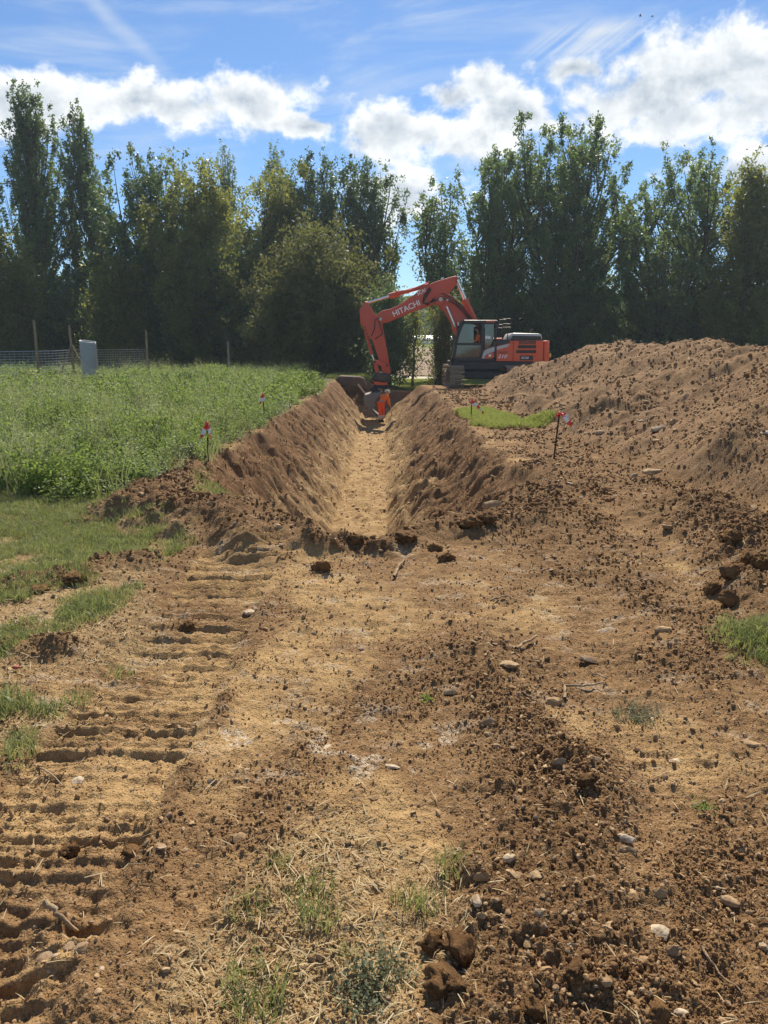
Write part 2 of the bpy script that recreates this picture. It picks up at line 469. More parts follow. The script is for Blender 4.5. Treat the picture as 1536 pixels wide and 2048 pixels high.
def soil_colour(q, geo, A):
    n1 = q.noise(geo, 1.3, 4, 0.6)
    n2 = q.noise(geo, 7, 6, 0.7)
    n3 = q.noise(geo, 45, 4, 0.7)
    n4 = q.noise(geo, 170, 2, 0.6)
    nm = q.noise(geo, 2.6, 6, 0.72)
    dry = q.math('ADD', q.math('MULTIPLY', A('dry'), 0.85), q.math('ADD', q.math('MULTIPLY', q.math('SUBTRACT', n2, 0.53), 2.0), q.math('MULTIPLY', q.math('SUBTRACT', nm, 0.52), 2.6)), clamp=True)
    loose = q.math('ADD', A('loose'), q.math('MULTIPLY', q.math('SUBTRACT', n3, 0.5), 0.9), clamp=True)
    col = q.mix(dry, SOIL_MID, SOIL_DRY)
    col = q.mix(q.math('MULTIPLY', loose, 0.78), col, SOIL_DARK)
    hv = q.mix(q.ramp(q.noise(geo, 0.7, 5, 0.65), 0.38, 0.62), (0.150, 0.084, 0.042), (0.255, 0.154, 0.079))
    col = q.mix(q.math('MULTIPLY', A('heap'), 0.8), col, q.mix(q.ramp(n2, 0.4, 0.66, 0, 0.6), hv, (0.33, 0.22, 0.122)))
    wv = q.noise(q.vmath('MULTIPLY', geo, (1.0, 0.6, 1.0)), 2.0, 5, 0.7)
    wallc = q.mix(q.ramp(q.math('ADD', A('tc'), q.math('MULTIPLY', q.math('SUBTRACT', wv, 0.5), 1.9)), 0.38, 0.95), (0.180, 0.100, 0.048), SOIL_SUB)
    wallc = q.mix(q.ramp(n2, 0.42, 0.66, 0, 0.75), wallc, (0.165, 0.092, 0.044))
    col = q.mix(A('wall'), col, wallc)
    col = q.mix(A('floor'), col, q.mix(q.ramp(n2, 0.36, 0.64), SOIL_SUB, (0.245, 0.145, 0.06)))
    straw = q.mix(q.ramp(n3, 0.4, 0.65), (0.30, 0.19, 0.085), (0.42, 0.32, 0.17))
    col = q.mix(q.math('MULTIPLY', A('stub'), q.ramp(n2, 0.3, 0.6, 0.35, 0.9)), col, straw)
    col = q.mix(q.math('MULTIPLY', A('crop'), 0.9), col, (0.055, 0.075, 0.025))
    lime = q.math('MULTIPLY', A('lime'), q.ramp(n3, 0.42, 0.58))
    col = q.mix(q.math('MULTIPLY', lime, 0.8), col, (0.60, 0.52, 0.40))
    var = q.math('ADD', 0.50, q.math('MULTIPLY', q.math('ADD', q.math('MULTIPLY', n1, 0.5), q.math('ADD', q.math('MULTIPLY', n3, 0.65), q.math('MULTIPLY', n4, 0.45))), 0.64))
    return q.mix(1.0, col, q.xyz(var, var, var), 'MULTIPLY'), n3, n4


def soil_material():
    m, q, out = new_mat('soil')
    geo = q.n('ShaderNodeNewGeometry').outputs['Position']
    col, n3, n4 = soil_colour(q, geo, lambda k: attr(q, k))
    # grit: single grains lighter than the rest
    vor = q.n('ShaderNodeTexVoronoi'); q.put(vor.inputs['Vector'], geo); vor.inputs['Scale'].default_value = 95
    grit = q.ramp(q.sep(vor.outputs['Color'])[0], 0.82, 0.95)
    col = q.mix(q.math('MULTIPLY', grit, 0.40), col, (0.50, 0.36, 0.20))
    h1 = bump(q, q.noise(geo, 30, 5, 0.7), 0.03, 0.7)
    h2 = bump(q, q.math('ADD', n4, q.math('MULTIPLY', q.ramp(vor.outputs['Distance'], 0.0, 0.6, 1, 0), 0.6)), 0.007, 0.95, h1)
    principled(q, out, col, 0.95, 0.12, normal=h2)
    # crumbs take the colour of the soil they lie on
    m, q, out = new_mat('crumb_soil')
    geo = q.n('ShaderNodeNewGeometry').outputs['Position']
    col, n3, n4 = soil_colour(q, geo, lambda k: q.n('ShaderNodeAttribute', attribute_name=k, attribute_type='INSTANCER').outputs['Fac'])
    principled(q, out, col, 0.95, 0.12, normal=bump(q, n3, 0.01, 0.7))
    return m


def stone_material(name, ca, cb, sc=12):
    m, q, out = new_mat(name)
    geo = q.n('ShaderNodeNewGeometry').outputs['Position']
    oi = q.n('ShaderNodeObjectInfo').outputs['Random']
    n = q.noise(geo, sc, 5, 0.65)
    n2 = q.noise(geo, sc * 6, 3, 0.6)
    f = q.math('ADD', q.math('MULTIPLY', oi, 0.75), q.math('MULTIPLY', q.math('SUBTRACT', n, 0.4), 1.0), clamp=True)
    col = q.mix(f, ca, cb)
    col = q.mix(q.ramp(q.noise(geo, sc * 2.2, 4, 0.7), 0.42, 0.62, 0, 0.85), col, SOIL_MID)
    principled(q, out, col, 0.82, 0.25, normal=bump(q, n2, 0.006, 0.6))
    return m


def clod_material():
    m, q, out = new_mat('clod_soil')
    geo = q.n('ShaderNodeNewGeometry').outputs['Position']
    n, n2, n3 = q.noise(geo, 10, 4, 0.65), q.noise(geo, 40, 6, 0.75), q.noise(geo, 1.2, 2, 0.5)
    col = q.mix(q.ramp(q.math('ADD', q.math('MULTIPLY', n, 0.7), q.math('MULTIPLY', n3, 0.3)), 0.35, 0.68), SOIL_DARK, (0.27, 0.148, 0.062))
    col = q.mix(q.ramp(n2, 0.55, 0.8, 0, 0.5), col, (0.38, 0.235, 0.10))
    principled(q, out, col, 0.96, 0.1, normal=bump(q, n2, 0.03, 0.9))
    return m


def leaf_material(name, cols, trans=(0.30, 0.38, 0.06), tf=0.35, rough=0.45, spec=0.4, vscale=0.6, tip=None):
    m, q, out = new_mat(name)
    geo = q.n('ShaderNodeNewGeometry').outputs['Position']
    oi = q.n('ShaderNodeObjectInfo').outputs['Random']
    n, n2 = q.noise(geo, vscale, 3, 0.6), q.noise(geo, vscale * 9, 2, 0.6)
    f = q.math('ADD', q.math('MULTIPLY', n, 0.6), q.math('ADD', q.math('MULTIPLY', n2, 0.5), q.math('MULTIPLY', oi, 0.2)))
    col = q.mix(q.ramp(f, 0.42, 0.82), cols[0], cols[1])
    if len(cols) > 2:
        col = q.mix(q.ramp(q.noise(geo, vscale * 2.7, 3, 0.6), 0.52, 0.72), col, cols[2])
    b = principled(q, out, col, rough, spec, link=False)
    tr = q.n('ShaderNodeBsdfTranslucent')
    q.put(tr.inputs[0], q.mix(0.5, q.mix(1.0, col, (2.0, 2.0, 1.6), 'MULTIPLY'), trans))
    mx = q.n('ShaderNodeMixShader'); mx.inputs[0].default_value = tf
    q.t.links.new(b.outputs[0], mx.inputs[1]); q.t.links.new(tr.outputs[0], mx.inputs[2])
    q.t.links.new(mx.outputs[0], out.inputs[0])
    return m


def bark_material(name, ca, cb):
    m, q, out = new_mat(name)
    geo = q.n('ShaderNodeNewGeometry').outputs['Position']
    n = q.noise(q.vmath('MULTIPLY', geo, (1, 1, 0.25)), 14, 4, 0.65)
    principled(q, out, q.mix(q.ramp(n, 0.35, 0.65), ca, cb), 0.92, 0.15, normal=bump(q, n, 0.02, 0.8))
    return m


def paint_material(name, col, rough=0.4, spec=0.5, metal=0.0, dirt=0.3, dirtcol=(0.30, 0.22, 0.14), sc=2.5):
    m, q, out = new_mat(name)
    geo = q.n('ShaderNodeNewGeometry').outputs['Position']
    n, n2 = q.noise(geo, sc, 5, 0.65), q.noise(geo, sc * 9, 3, 0.6)
    f = q.math('MULTIPLY', q.ramp(q.math('ADD', q.math('MULTIPLY', n, 0.7), q.math('MULTIPLY', n2, 0.3)), 0.42, 0.75), dirt)
    principled(q, out, q.mix(f, col, dirtcol), q.math('ADD', rough, q.math('MULTIPLY', f, 0.4)), spec, metal)
    return m


soil_material(); clod_material()
stone_material('stone_tan', (0.29, 0.185, 0.090), (0.48, 0.34, 0.19))
stone_material('stone_pale', (0.40, 0.31, 0.20), (0.54, 0.46, 0.34))
stone_material('stone_grey', (0.22, 0.155, 0.095), (0.37, 0.275, 0.18))
leaf_material('crop_leaf', ((0.066, 0.112, 0.030), (0.125, 0.175, 0.050), (0.180, 0.198, 0.105)), (0.32, 0.43, 0.085), 0.42, 0.55, 0.25, 0.5)
leaf_material('crop_stalk', ((0.16, 0.20, 0.09), (0.30, 0.31, 0.18)), (0.40, 0.42, 0.2), 0.35, 0.55, 0.25, 1.5)
leaf_material('grass_blade', ((0.14, 0.165, 0.055), (0.22, 0.235, 0.10)), (0.36, 0.42, 0.12), 0.32, 0.5, 0.35, 1.5)
leaf_material('lawn_blade', ((0.17, 0.205, 0.05), (0.26, 0.285, 0.085)), (0.42, 0.46, 0.12), 0.35, 0.5, 0.3, 1.5)
leaf_material('straw', ((0.36, 0.27, 0.14), (0.50, 0.41, 0.25)), (0.5, 0.4, 0.2), 0.15, 0.7, 0.2, 3)
leaf_material('grey_herb', ((0.10, 0.115, 0.065), (0.18, 0.19, 0.12)), (0.2, 0.23, 0.1), 0.25, 0.7, 0.2, 5)
leaf_material('leaf_poplar', ((0.050, 0.090, 0.038), (0.095, 0.145, 0.058), (0.135, 0.150, 0.062)), (0.28, 0.38, 0.08), 0.40, 0.5, 0.3, 0.30)
leaf_material('leaf_dark', ((0.042, 0.078, 0.038), (0.078, 0.122, 0.055)), (0.22, 0.31, 0.08), 0.36, 0.5, 0.3, 0.30)
leaf_material('leaf_light', ((0.060, 0.085, 0.020), (0.135, 0.155, 0.042), (0.180, 0.170, 0.050)), (0.42, 0.44, 0.08), 0.42, 0.5, 0.3, 0.30)
leaf_material('leaf_olive', ((0.042, 0.060, 0.022), (0.085, 0.095, 0.034), (0.150, 0.128, 0.048)), (0.28, 0.28, 0.06), 0.34, 0.6, 0.2, 0.30)
bark_material('bark', (0.060, 0.048, 0.036), (0.14, 0.115, 0.085))
bark_material('post_wood', (0.20, 0.145, 0.09), (0.34, 0.255, 0.165))
bark_material('root_wood', (0.22, 0.155, 0.09), (0.40, 0.30, 0.19))
paint_material('orange_paint', (0.68, 0.098, 0.034), 0.45, 0.4, 0, 0.38, (0.34, 0.20, 0.12))
paint_material('boom_paint', (0.56, 0.080, 0.042), 0.47, 0.4, 0, 0.45, (0.30, 0.16, 0.10))
paint_material('black_paint', (0.022, 0.024, 0.027), 0.45, 0.4, 0, 0.30, (0.13, 0.10, 0.075))
paint_material('dark_steel', (0.050, 0.045, 0.042), 0.55, 0.4, 0.3, 0.6, (0.19, 0.14, 0.095))
paint_material('track_steel', (0.27, 0.215, 0.16), 0.65, 0.3, 0.2, 0.9, (0.42, 0.33, 0.23))
paint_material('bucket_steel', (0.20, 0.19, 0.175), 0.55, 0.4, 0.2, 0.5, (0.26, 0.20, 0.14))
paint_material('chrome', (0.75, 0.75, 0.73), 0.22, 0.5, 0.75, 0.1)
paint_material('grey_paint', (0.47, 0.48, 0.47), 0.45, 0.45, 0, 0.25)
paint_material('white_paint', (0.80, 0.80, 0.78), 0.5, 0.4, 0, 0.1)
paint_material('hose_rubber', (0.020, 0.019, 0.018), 0.6, 0.3, 0, 0.3)
paint_material('lamp_amber', (0.75, 0.38, 0.06), 0.3, 0.5)
paint_material('lamp_red', (0.55, 0.06, 0.03), 0.3, 0.5)
paint_material('hivis_orange', (0.95, 0.115, 0.020), 0.8, 0.2, 0, 0.08)
paint_material('hivis_jacket', (0.95, 0.19, 0.025), 0.8, 0.2, 0, 0.08)
paint_material('hivis_band', (0.62, 0.60, 0.52), 0.4, 0.4, 0, 0.1)
paint_material('skin', (0.46, 0.27, 0.19), 0.6, 0.3, 0, 0.1)
paint_material('hair', (0.035, 0.025, 0.02), 0.7, 0.3, 0, 0)
paint_material('boot_leather', (0.025, 0.022, 0.020), 0.6, 0.3, 0, 0.4)
paint_material('helmet', (0.80, 0.74, 0.45), 0.4, 0.5, 0, 0.1)
paint_material('seat_fabric', (0.03, 0.03, 0.034), 0.9, 0.2, 0, 0.1)
paint_material('tape_red', (0.78, 0.050, 0.040), 0.45, 0.4, 0, 0.08)
paint_material('tape_white', (0.80, 0.78, 0.75), 0.45, 0.4, 0, 0.08)
paint_material('rusty_rod', (0.060, 0.035, 0.024), 0.8, 0.3, 0.3, 0.5, (0.14, 0.07, 0.035))
paint_material('fence_wire', (0.62, 0.63, 0.62), 0.5, 0.4, 0.4, 0.1)
paint_material('roll_net', (0.34, 0.345, 0.34), 0.5, 0.4, 0.2, 0.3)
paint_material('post_tar', (0.030, 0.026, 0.022), 0.8, 0.3, 0, 0.2)
paint_material('wood_handle', (0.62, 0.46, 0.27), 0.6, 0.3, 0, 0.2)
paint_material('slab_dark', (0.11, 0.085, 0.065), 0.9, 0.2, 0, 0.5)
paint_material('greenhouse_film', (0.72, 0.74, 0.72), 0.4, 0.5, 0, 0.1)
paint_material('road_gravel', (0.52, 0.46, 0.37), 0.95, 0.2, 0, 0.4, (0.40, 0.34, 0.26), 1.0)
paint_material('bird_feather', (0.03, 0.03, 0.033), 0.8, 0.2, 0, 0)
paint_material('leaf_brown', (0.26, 0.06, 0.035), 0.7, 0.3, 0, 0.1)


def glass_material():
    m, q, out = new_mat('cab_glass')
    b = q.n('ShaderNodeBsdfGlossy'); q.put(b.inputs[0], (0.85, 0.92, 0.95)); b.inputs['Roughness'].default_value = 0.06
    tr = q.n('ShaderNodeBsdfTransparent'); q.put(tr.inputs[0], (0.34, 0.42, 0.46))
    df = q.n('ShaderNodeBsdfDiffuse'); q.put(df.inputs[0], (0.30, 0.36, 0.37))
    fr = q.n('ShaderNodeFresnel'); fr.inputs[0].default_value = 1.45
    m0 = q.n('ShaderNodeMixShader'); m0.inputs[0].default_value = 0.06
    q.t.links.new(tr.outputs[0], m0.inputs[1]); q.t.links.new(df.outputs[0], m0.inputs[2])
    mx = q.n('ShaderNodeMixShader'); q.put(mx.inputs[0], q.math('ADD', fr.outputs[0], 0.06))
    q.t.links.new(m0.outputs[0], mx.inputs[1]); q.t.links.new(b.outputs[0], mx.inputs[2])
    q.t.links.new(mx.outputs[0], out.inputs[0])


glass_material()


def field_material(name, ca, cb, rows=None):
    m, q, out = new_mat(name)
    geo = q.n('ShaderNodeNewGeometry').outputs['Position']
    n, n2 = q.noise(geo, 0.12, 4, 0.6), q.noise(geo, 2.5, 4, 0.7)
    f = q.math('ADD', q.math('MULTIPLY', n, 0.5), q.math('MULTIPLY', n2, 0.5))
    if rows:
        s = q.math('SINE', q.math('MULTIPLY', q.sep(geo)[1], rows))
        f = q.math('ADD', f, q.math('MULTIPLY', s, 0.12))
    principled(q, out, q.mix(q.ramp(f, 0.35, 0.65), ca, cb), 0.95, 0.1, normal=bump(q, n2, 0.1, 0.6))


field_material('ploughed', (0.21, 0.145, 0.098), (0.31, 0.225, 0.16), 2.2)
field_material('meadow', (0.10, 0.145, 0.035), (0.19, 0.23, 0.065))

# ------------------------------------------------------------------ object helpers
def tag(o, label=None, cat=None, group=None, kind=None):
    if label: o['label'] = label
    if cat: o['category'] = cat
    if group: o['group'] = group
    if kind: o['kind'] = kind
    return o


def mesh_obj(name, me, mat=None, parent=None):
    o = bpy.data.objects.new(name, me)
    C.objects.link(o)
    if mat:
        for k in (mat if isinstance(mat, (list, tuple)) else [mat]):
            me.materials.append(MATS[k])
    if parent is not None: o.parent = parent
    return o


def empty(name, loc):
    o = bpy.data.objects.new(name, None)
    o.empty_display_size = 0.2
    C.objects.link(o)
    o.location = loc
    return o


def fast_mesh(name, verts, faces, smooth=True):
    """Mesh from numpy arrays; faces all of one size."""
    me = bpy.data.meshes.new(name)
    verts = np.asarray(verts, np.float32); faces = np.asarray(faces, np.int32)
    k = faces.shape[1]
    me.vertices.add(len(verts)); me.vertices.foreach_set('co', verts.ravel())
    me.loops.add(faces.size); me.loops.foreach_set('vertex_index', faces.ravel())
    me.polygons.add(len(faces)); me.polygons.foreach_set('loop_start', np.arange(0, faces.size, k, dtype=np.int32))
    me.polygons.foreach_set('use_smooth', np.full(len(faces), smooth))
    me.update(calc_edges=True)
    return me


# ------------------------------------------------------------------ the ground sheet and what stands up out of it
def build_ground():
    ys = list(np.linspace(-9, 0.7, 16))
    y = 0.75
    while y < 41:
        ys.append(y); y += 0.0031 * (y + 0.35)
    d = 0.16
    while y < 1500:
        ys.append(y); d *= 1.06; y += d
    ys = np.array(ys)
    us = [0.0]
    u, du = 0.0, 0.0031
    while u < 7:
        u += du
        us.append(u)
        if u > 0.64: du *= 1.1
    us = np.array(us)
    us = np.concatenate([-us[:0:-1], us])
    w = np.maximum(ys, 0.8) + 0.3
    X = us[None, :] * w[:, None]
    Y = np.repeat(ys[:, None], len(us), 1)
    nr, nc = X.shape
    z, M = terrain(X.ravel(), Y.ravel())
    V = np.stack([X.ravel(), Y.ravel(), z], 1)
    idx = np.arange(nr * nc).reshape(nr, nc)
    F = np.stack([idx[:-1, :-1], idx[:-1, 1:], idx[1:, 1:], idx[1:, :-1]], -1).reshape(-1, 4)
    key = np.zeros(nr * nc, int)
    key[M['berm_left'] > 0.3] = 3
    key[M['berm_right'] > 0.3] = 4
    key[M['berm_front'] > 0.3] = 5
    key[M['berm_heap'] > 0.3] = 6
    key[M['heap'] > 0.5] = 2
    key[M['inside'] > 0.5] = 1
    fk = key[F[:, 0]]
    specs = {0: ('ground', None, None, 'structure'), 1: ('trench', None, None, 'structure'),
             2: ('spoil_heap', 'long brown heap of stony excavated soil along the right side', 'soil heap', None),
             3: ('soil_pile', 'low pile of dark clods at the near left corner of the trench', 'soil pile', None),
             4: ('soil_pile', 'low band of stony clods along the near right edge of the trench', 'soil pile', None),
             5: ('soil_pile', 'low ridge of loose brown soil in the right foreground', 'soil pile', None),
             6: ('soil_pile', 'dark lumpy soil at the foot of the heap by the right edge', 'soil pile', None)}
    for k, (nm, lab, cat, kind) in specs.items():
        f = F[fk == k]
        if not len(f): continue
        use = np.unique(f)
        rem = np.zeros(nr * nc, np.int32); rem[use] = np.arange(len(use))
        me = fast_mesh(nm, V[use], rem[f])
        for a in ('dry', 'loose', 'heap', 'wall', 'floor', 'tc', 'stub', 'crop', 'lime'):
            at = me.attributes.new(a, 'FLOAT', 'POINT')
            at.data.foreach_set('value', np.asarray(M[a])[use].astype(np.float32))
        o = mesh_obj(nm, me, 'soil')
        if kind is None and k in (3, 4, 5, 6):
            tag(o, lab, cat, 'low piles of loose soil')
        else:
            tag(o, lab, cat, None, kind)


build_ground()


def far_sheet(name, mat, x0, x1, y0, y1, lift, nx=60, ny=40, edge=0.0, seed=3):
    xs, ys = np.linspace(x0, x1, nx), np.linspace(y0, y1, ny)
    X, Y = np.meshgrid(xs, ys)
    if edge:
        Y = Y + edge * fbm(X * 0.15, X * 0 + seed, 3, seed)
    z, _ = terrain(X.ravel(), Y.ravel())
    idx = np.arange(nx * ny).reshape(ny, nx)
    F = np.stack([idx[:-1, :-1], idx[:-1, 1:], idx[1:, 1:], idx[1:, :-1]], -1).reshape(-1, 4)
    o = mesh_obj(name, fast_mesh(name, np.stack([X.ravel(), Y.ravel(), z + lift], 1), F), mat)
    return tag(o, kind='structure')


far_sheet('meadow', 'meadow', -160, 160, 40.6, 420, 0.03, 110, 130, 0.5)
far_sheet('road', 'road_gravel', -90, 90, 61.0, 65.5, 0.09, 90, 6, 0.4, 5)
far_sheet('field', 'ploughed', -120, 120, 68, 148, 0.10, 90, 60, 0.6, 7)
far_sheet('road', 'road_gravel', -120, 120, 153, 157, 0.16, 90, 6, 0.4, 9)


# ------------------------------------------------------------------ scatter by geometry nodes (stuff)
def scatter(name, pts, rot, scl, idx, sources, extra=None):
    me = bpy.data.meshes.new(name)
    pts = np.asarray(pts, np.float32)
    me.vertices.add(len(pts)); me.vertices.foreach_set('co', pts.ravel())
    for nm, tp, val in (('rot', 'FLOAT_VECTOR', rot), ('scl', 'FLOAT_VECTOR', scl)):
        me.attributes.new(nm, tp, 'POINT').data.foreach_set('vector', np.asarray(val, np.float32).ravel())
    me.attributes.new('pick', 'INT', 'POINT').data.foreach_set('value', np.asarray(idx, np.int32))
    for nm, val in (extra or {}).items():
        me.attributes.new(nm, 'FLOAT', 'POINT').data.foreach_set('value', np.asarray(val, np.float32))
    o = bpy.data.objects.new(name, me)
    C.objects.link(o)
    tree = bpy.data.node_groups.new(name, 'GeometryNodeTree')
    tree.interface.new_socket('Geometry', in_out='INPUT', socket_type='NodeSocketGeometry')
    tree.interface.new_socket('Geometry', in_out='OUTPUT', socket_type='NodeSocketGeometry')
    N, L = tree.nodes.new, tree.links.new
    gi, go = N('NodeGroupInput'), N('NodeGroupOutput')
    iop = N('GeometryNodeInstanceOnPoints')
    join = N('GeometryNodeJoinGeometry')
    for s in reversed(sources):       # the join lists its inputs last link first
        oi = N('GeometryNodeObjectInfo'); oi.inputs['Object'].default_value = s
        g2 = N('GeometryNodeGeometryToInstance')
        L(oi.outputs['Geometry'], g2.inputs[0]); L(g2.outputs[0], join.inputs[0])
    def named(nm, tp):
        a = N('GeometryNodeInputNamedAttribute'); a.data_type = tp; a.inputs['Name'].default_value = nm
        return a.outputs['Attribute']
    e2r = N('FunctionNodeEulerToRotation')
    L(named('rot', 'FLOAT_VECTOR'), e2r.inputs[0])
    L(gi.outputs[0], iop.inputs['Points']); L(join.outputs[0], iop.inputs['Instance'])
    iop.inputs['Pick Instance'].default_value = True
    L(named('pick', 'INT'), iop.inputs['Instance Index'])
    L(e2r.outputs[0], iop.inputs['Rotation'])
    L(named('scl', 'FLOAT_VECTOR'), iop.inputs['Scale'])
    L(iop.outputs[0], go.inputs[0])
    md = o.modifiers.new('scatter', 'NODES'); md.node_group = tree
    return o


def source(name, me, mat):
    me.materials.append(MATS[mat])
    return bpy.data.objects.new(name, me)          # never linked: it only lends its shape


def ico(sub):
    bm = bmesh.new()
    bmesh.ops.create_icosphere(bm, subdivisions=sub, radius=1)
    v = np.array([p.co[:] for p in bm.verts]); bm.faces.ensure_lookup_table()
    f = np.array([[p.index for p in q.verts] for q in bm.faces])
    bm.free()
    return v, f


ICO = {k: ico(k) for k in (1, 2, 3, 4)}


def lump(seed, sub=2, amp=0.25, freq=1.1, flat=(1, 1, 1), fine=0.0, cuts=0):
    """A stone or clod: a ball pushed about by noise, with flats chipped off."""
    v, f = ICO[sub]
    v = v.copy()
    rg = random.Random(seed)
    off = Vector((rg.uniform(-50, 50), rg.uniform(-50, 50), rg.uniform(-50, 50)))
    r = np.array([1 + amp * mnoise.noise(Vector(p) * freq + off) * 1.6 + fine * mnoise.noise(Vector(p) * freq * 3.7 + off) +
                  fine * 0.7 * mnoise.noise(Vector(p) * freq * 8.3 + off) + fine * 0.45 * mnoise.noise(Vector(p) * freq * 17 + off) for p in v])
    v = v * r[:, None]
    for _ in range(cuts):
        n = np.array([rg.gauss(0, 1), rg.gauss(0, 1), rg.gauss(0, 1)]); n /= np.linalg.norm(n)
        d = rg.uniform(0.42, 0.8)
        over = np.maximum(0, v @ n - d)
        v = v - over[:, None] * n[None, :] * 0.92
    return v * np.array(flat), f


STONES = [lump(10 + i, 2, 0.16, 0.9, (1, 0.55 + 0.08 * (i % 5), 0.42 + 0.06 * (i % 4)), 0.04, 5 + i % 4) for i in range(10)]
CLODS = [lump(60 + i, 4, 0.36, 1.5, (1, 0.85 + 0.05 * (i % 4), 0.75), 0.30, 3) for i in range(8)]
CRUMBS = [lump(90 + i, 1 if i % 2 else 2, 0.34, 1.3, (1, 0.8, 0.62), 0.16, 3) for i in range(6)]


def rs(seed):
    return np.random.default_rng(seed)


def fan_points(n, seed, y0, y1, umax=0.62, power=1.0):
    """Random ground points whose spacing grows with distance."""
    r = rs(seed)
    y = y0 * (y1 / y0) ** (r.random(n) ** power)
    x = (r.random(n) * 2 - 1) * umax * (y + 0.3)
    return x, y, r


# crumbs of soil and pebbles: too many to count
def scatter_soil():
    x, y, r = fan_points(330000, 1, 1.0, 32)
    z, M = terrain(x, y)
    keep = r.random(len(x)) < np.clip(M['loose'] * 0.95 + 0.30 * (1 - M['inside']) + 0.25 * M['wall'] + 0.2 * M['floor'] + 0.05, 0, 1) * (1 - 0.95 * M['crop']) * (1 - 0.6 * M['track']) * (0.25 + 1.0 * sst(-0.25, 0.4, fbm(x * 1.3, y * 0.9, 4, 303))) * (1 - 0.5 * M['heap'])
    x, y, z = x[keep], y[keep], z[keep]
    n = len(x)
    s = np.minimum(np.exp(r.normal(0, 0.75, n)), 2.6 + 1.6 * M['loose'][keep]) * (0.0015 + 0.00070 * y) * (0.6 + 0.6 * M['loose'][keep])
    s = np.clip(s, 0.002, 0.06)
    src = [source('crumb_shape', fast_mesh('crumb_shape', v, f, True), 'crumb_soil') for v, f in CRUMBS]
    scl = s[:, None] * (0.75 + 0.5 * r.random((n, 3)))
    o = scatter('soil_crumbs', np.stack([x, y, z + s * 0.25], 1), r.random((n, 3)) * 6.28, scl, r.integers(0, len(src), n), src,
                {a: np.asarray(M[a])[keep] for a in ('dry', 'loose', 'heap', 'wall', 'floor', 'tc', 'stub', 'crop', 'lime')})
    tag(o, 'loose brown crumbs of soil strewn over the bare ground', 'soil crumbs', kind='stuff')
    # pebbles
    x, y, r = fan_points(52000, 2, 1.0, 31)
    z, M = terrain(x, y)
    d = 0.26 + 0.45 * sst(0.1, 0.9, x) * sst(0.35, 0.6, fbm(x * 0.7, y * 0.5, 3, 301) + 0.55) + 0.35 * M['heap'] + 0.25 * M['berm_front'] + 0.25 * M['berm_right'] + 0.22 * M['berm_left'] + 0.32 * M['wall'] + 0.25 * M['floor']
    d = d + 0.6 * np.exp(-((x - 0.72) / 0.28) ** 2 - ((y - 3.1) / 0.45) ** 2)
    keep = r.random(len(x)) < 0.62 * d * (1 - 0.97 * M['crop'])
    x, y, z = x[keep], y[keep], z[keep]
    n = len(x)
    s = np.clip(np.minimum(np.exp(r.normal(0, 0.5, n)), 2.0) * (0.0036 + 0.0013 * y), 0.003, 0.05)
    src = []
    for i, (v, f) in enumerate(STONES[:6]):
        src.append(source('pebble_shape', fast_mesh('pebble_shape', v, f, False), 'stone_tan' if i % 3 else 'stone_grey'))
    rot = np.stack([r.normal(0, 0.5, n), r.normal(0, 0.5, n), r.random(n) * 6.28], 1)
    o = scatter('pebbles', np.stack([x, y, z + s * 0.22], 1), rot, s[:, None] * (0.8 + 0.4 * r.random((n, 3))), r.integers(0, len(src), n), src)
    tag(o, 'small tan pebbles scattered over the dug soil', 'pebbles', kind='stuff')


scatter_soil()


# ------------------------------------------------------------------ low vegetation
def blades_mesh(name, seed, n, h, spread, width, lean=0.5, segs=2):
    r = rs(seed)
    V, F = [], []
    for i in range(n):
        a, rad = r.random() * 6.28, spread * math.sqrt(r.random())
        bx, by = math.cos(a) * rad, math.sin(a) * rad
        hh = h * (0.45 + 0.75 * r.random())
        la = r.random() * 6.28; lx, ly = math.cos(la) * lean * hh * r.random(), math.sin(la) * lean * hh * r.random()
        wa = r.random() * 3.14; wx, wy = math.cos(wa) * width / 2, math.sin(wa) * width / 2
        b = len(V)
        for k in range(segs):
            t = k / segs
            cx, cy, cz = bx + lx * t * t, by + ly * t * t, hh * t * (1 - 0.15 * lean * t)
            q = 1 - 0.55 * t
            V += [(cx - wx * q, cy - wy * q, cz), (cx + wx * q, cy + wy * q, cz)]
        V.append((bx + lx, by + ly, hh * (1 - 0.15 * lean)))
        for k in range(segs - 1):
            o = b + 2 * k
            F += [(o, o + 1, o + 3), (o, o + 3, o + 2)]
        o = b + 2 * (segs - 1)
        F.append((o, o + 1, o + 2))
    return fast_mesh(name, np.array(V), np.array(F), True)


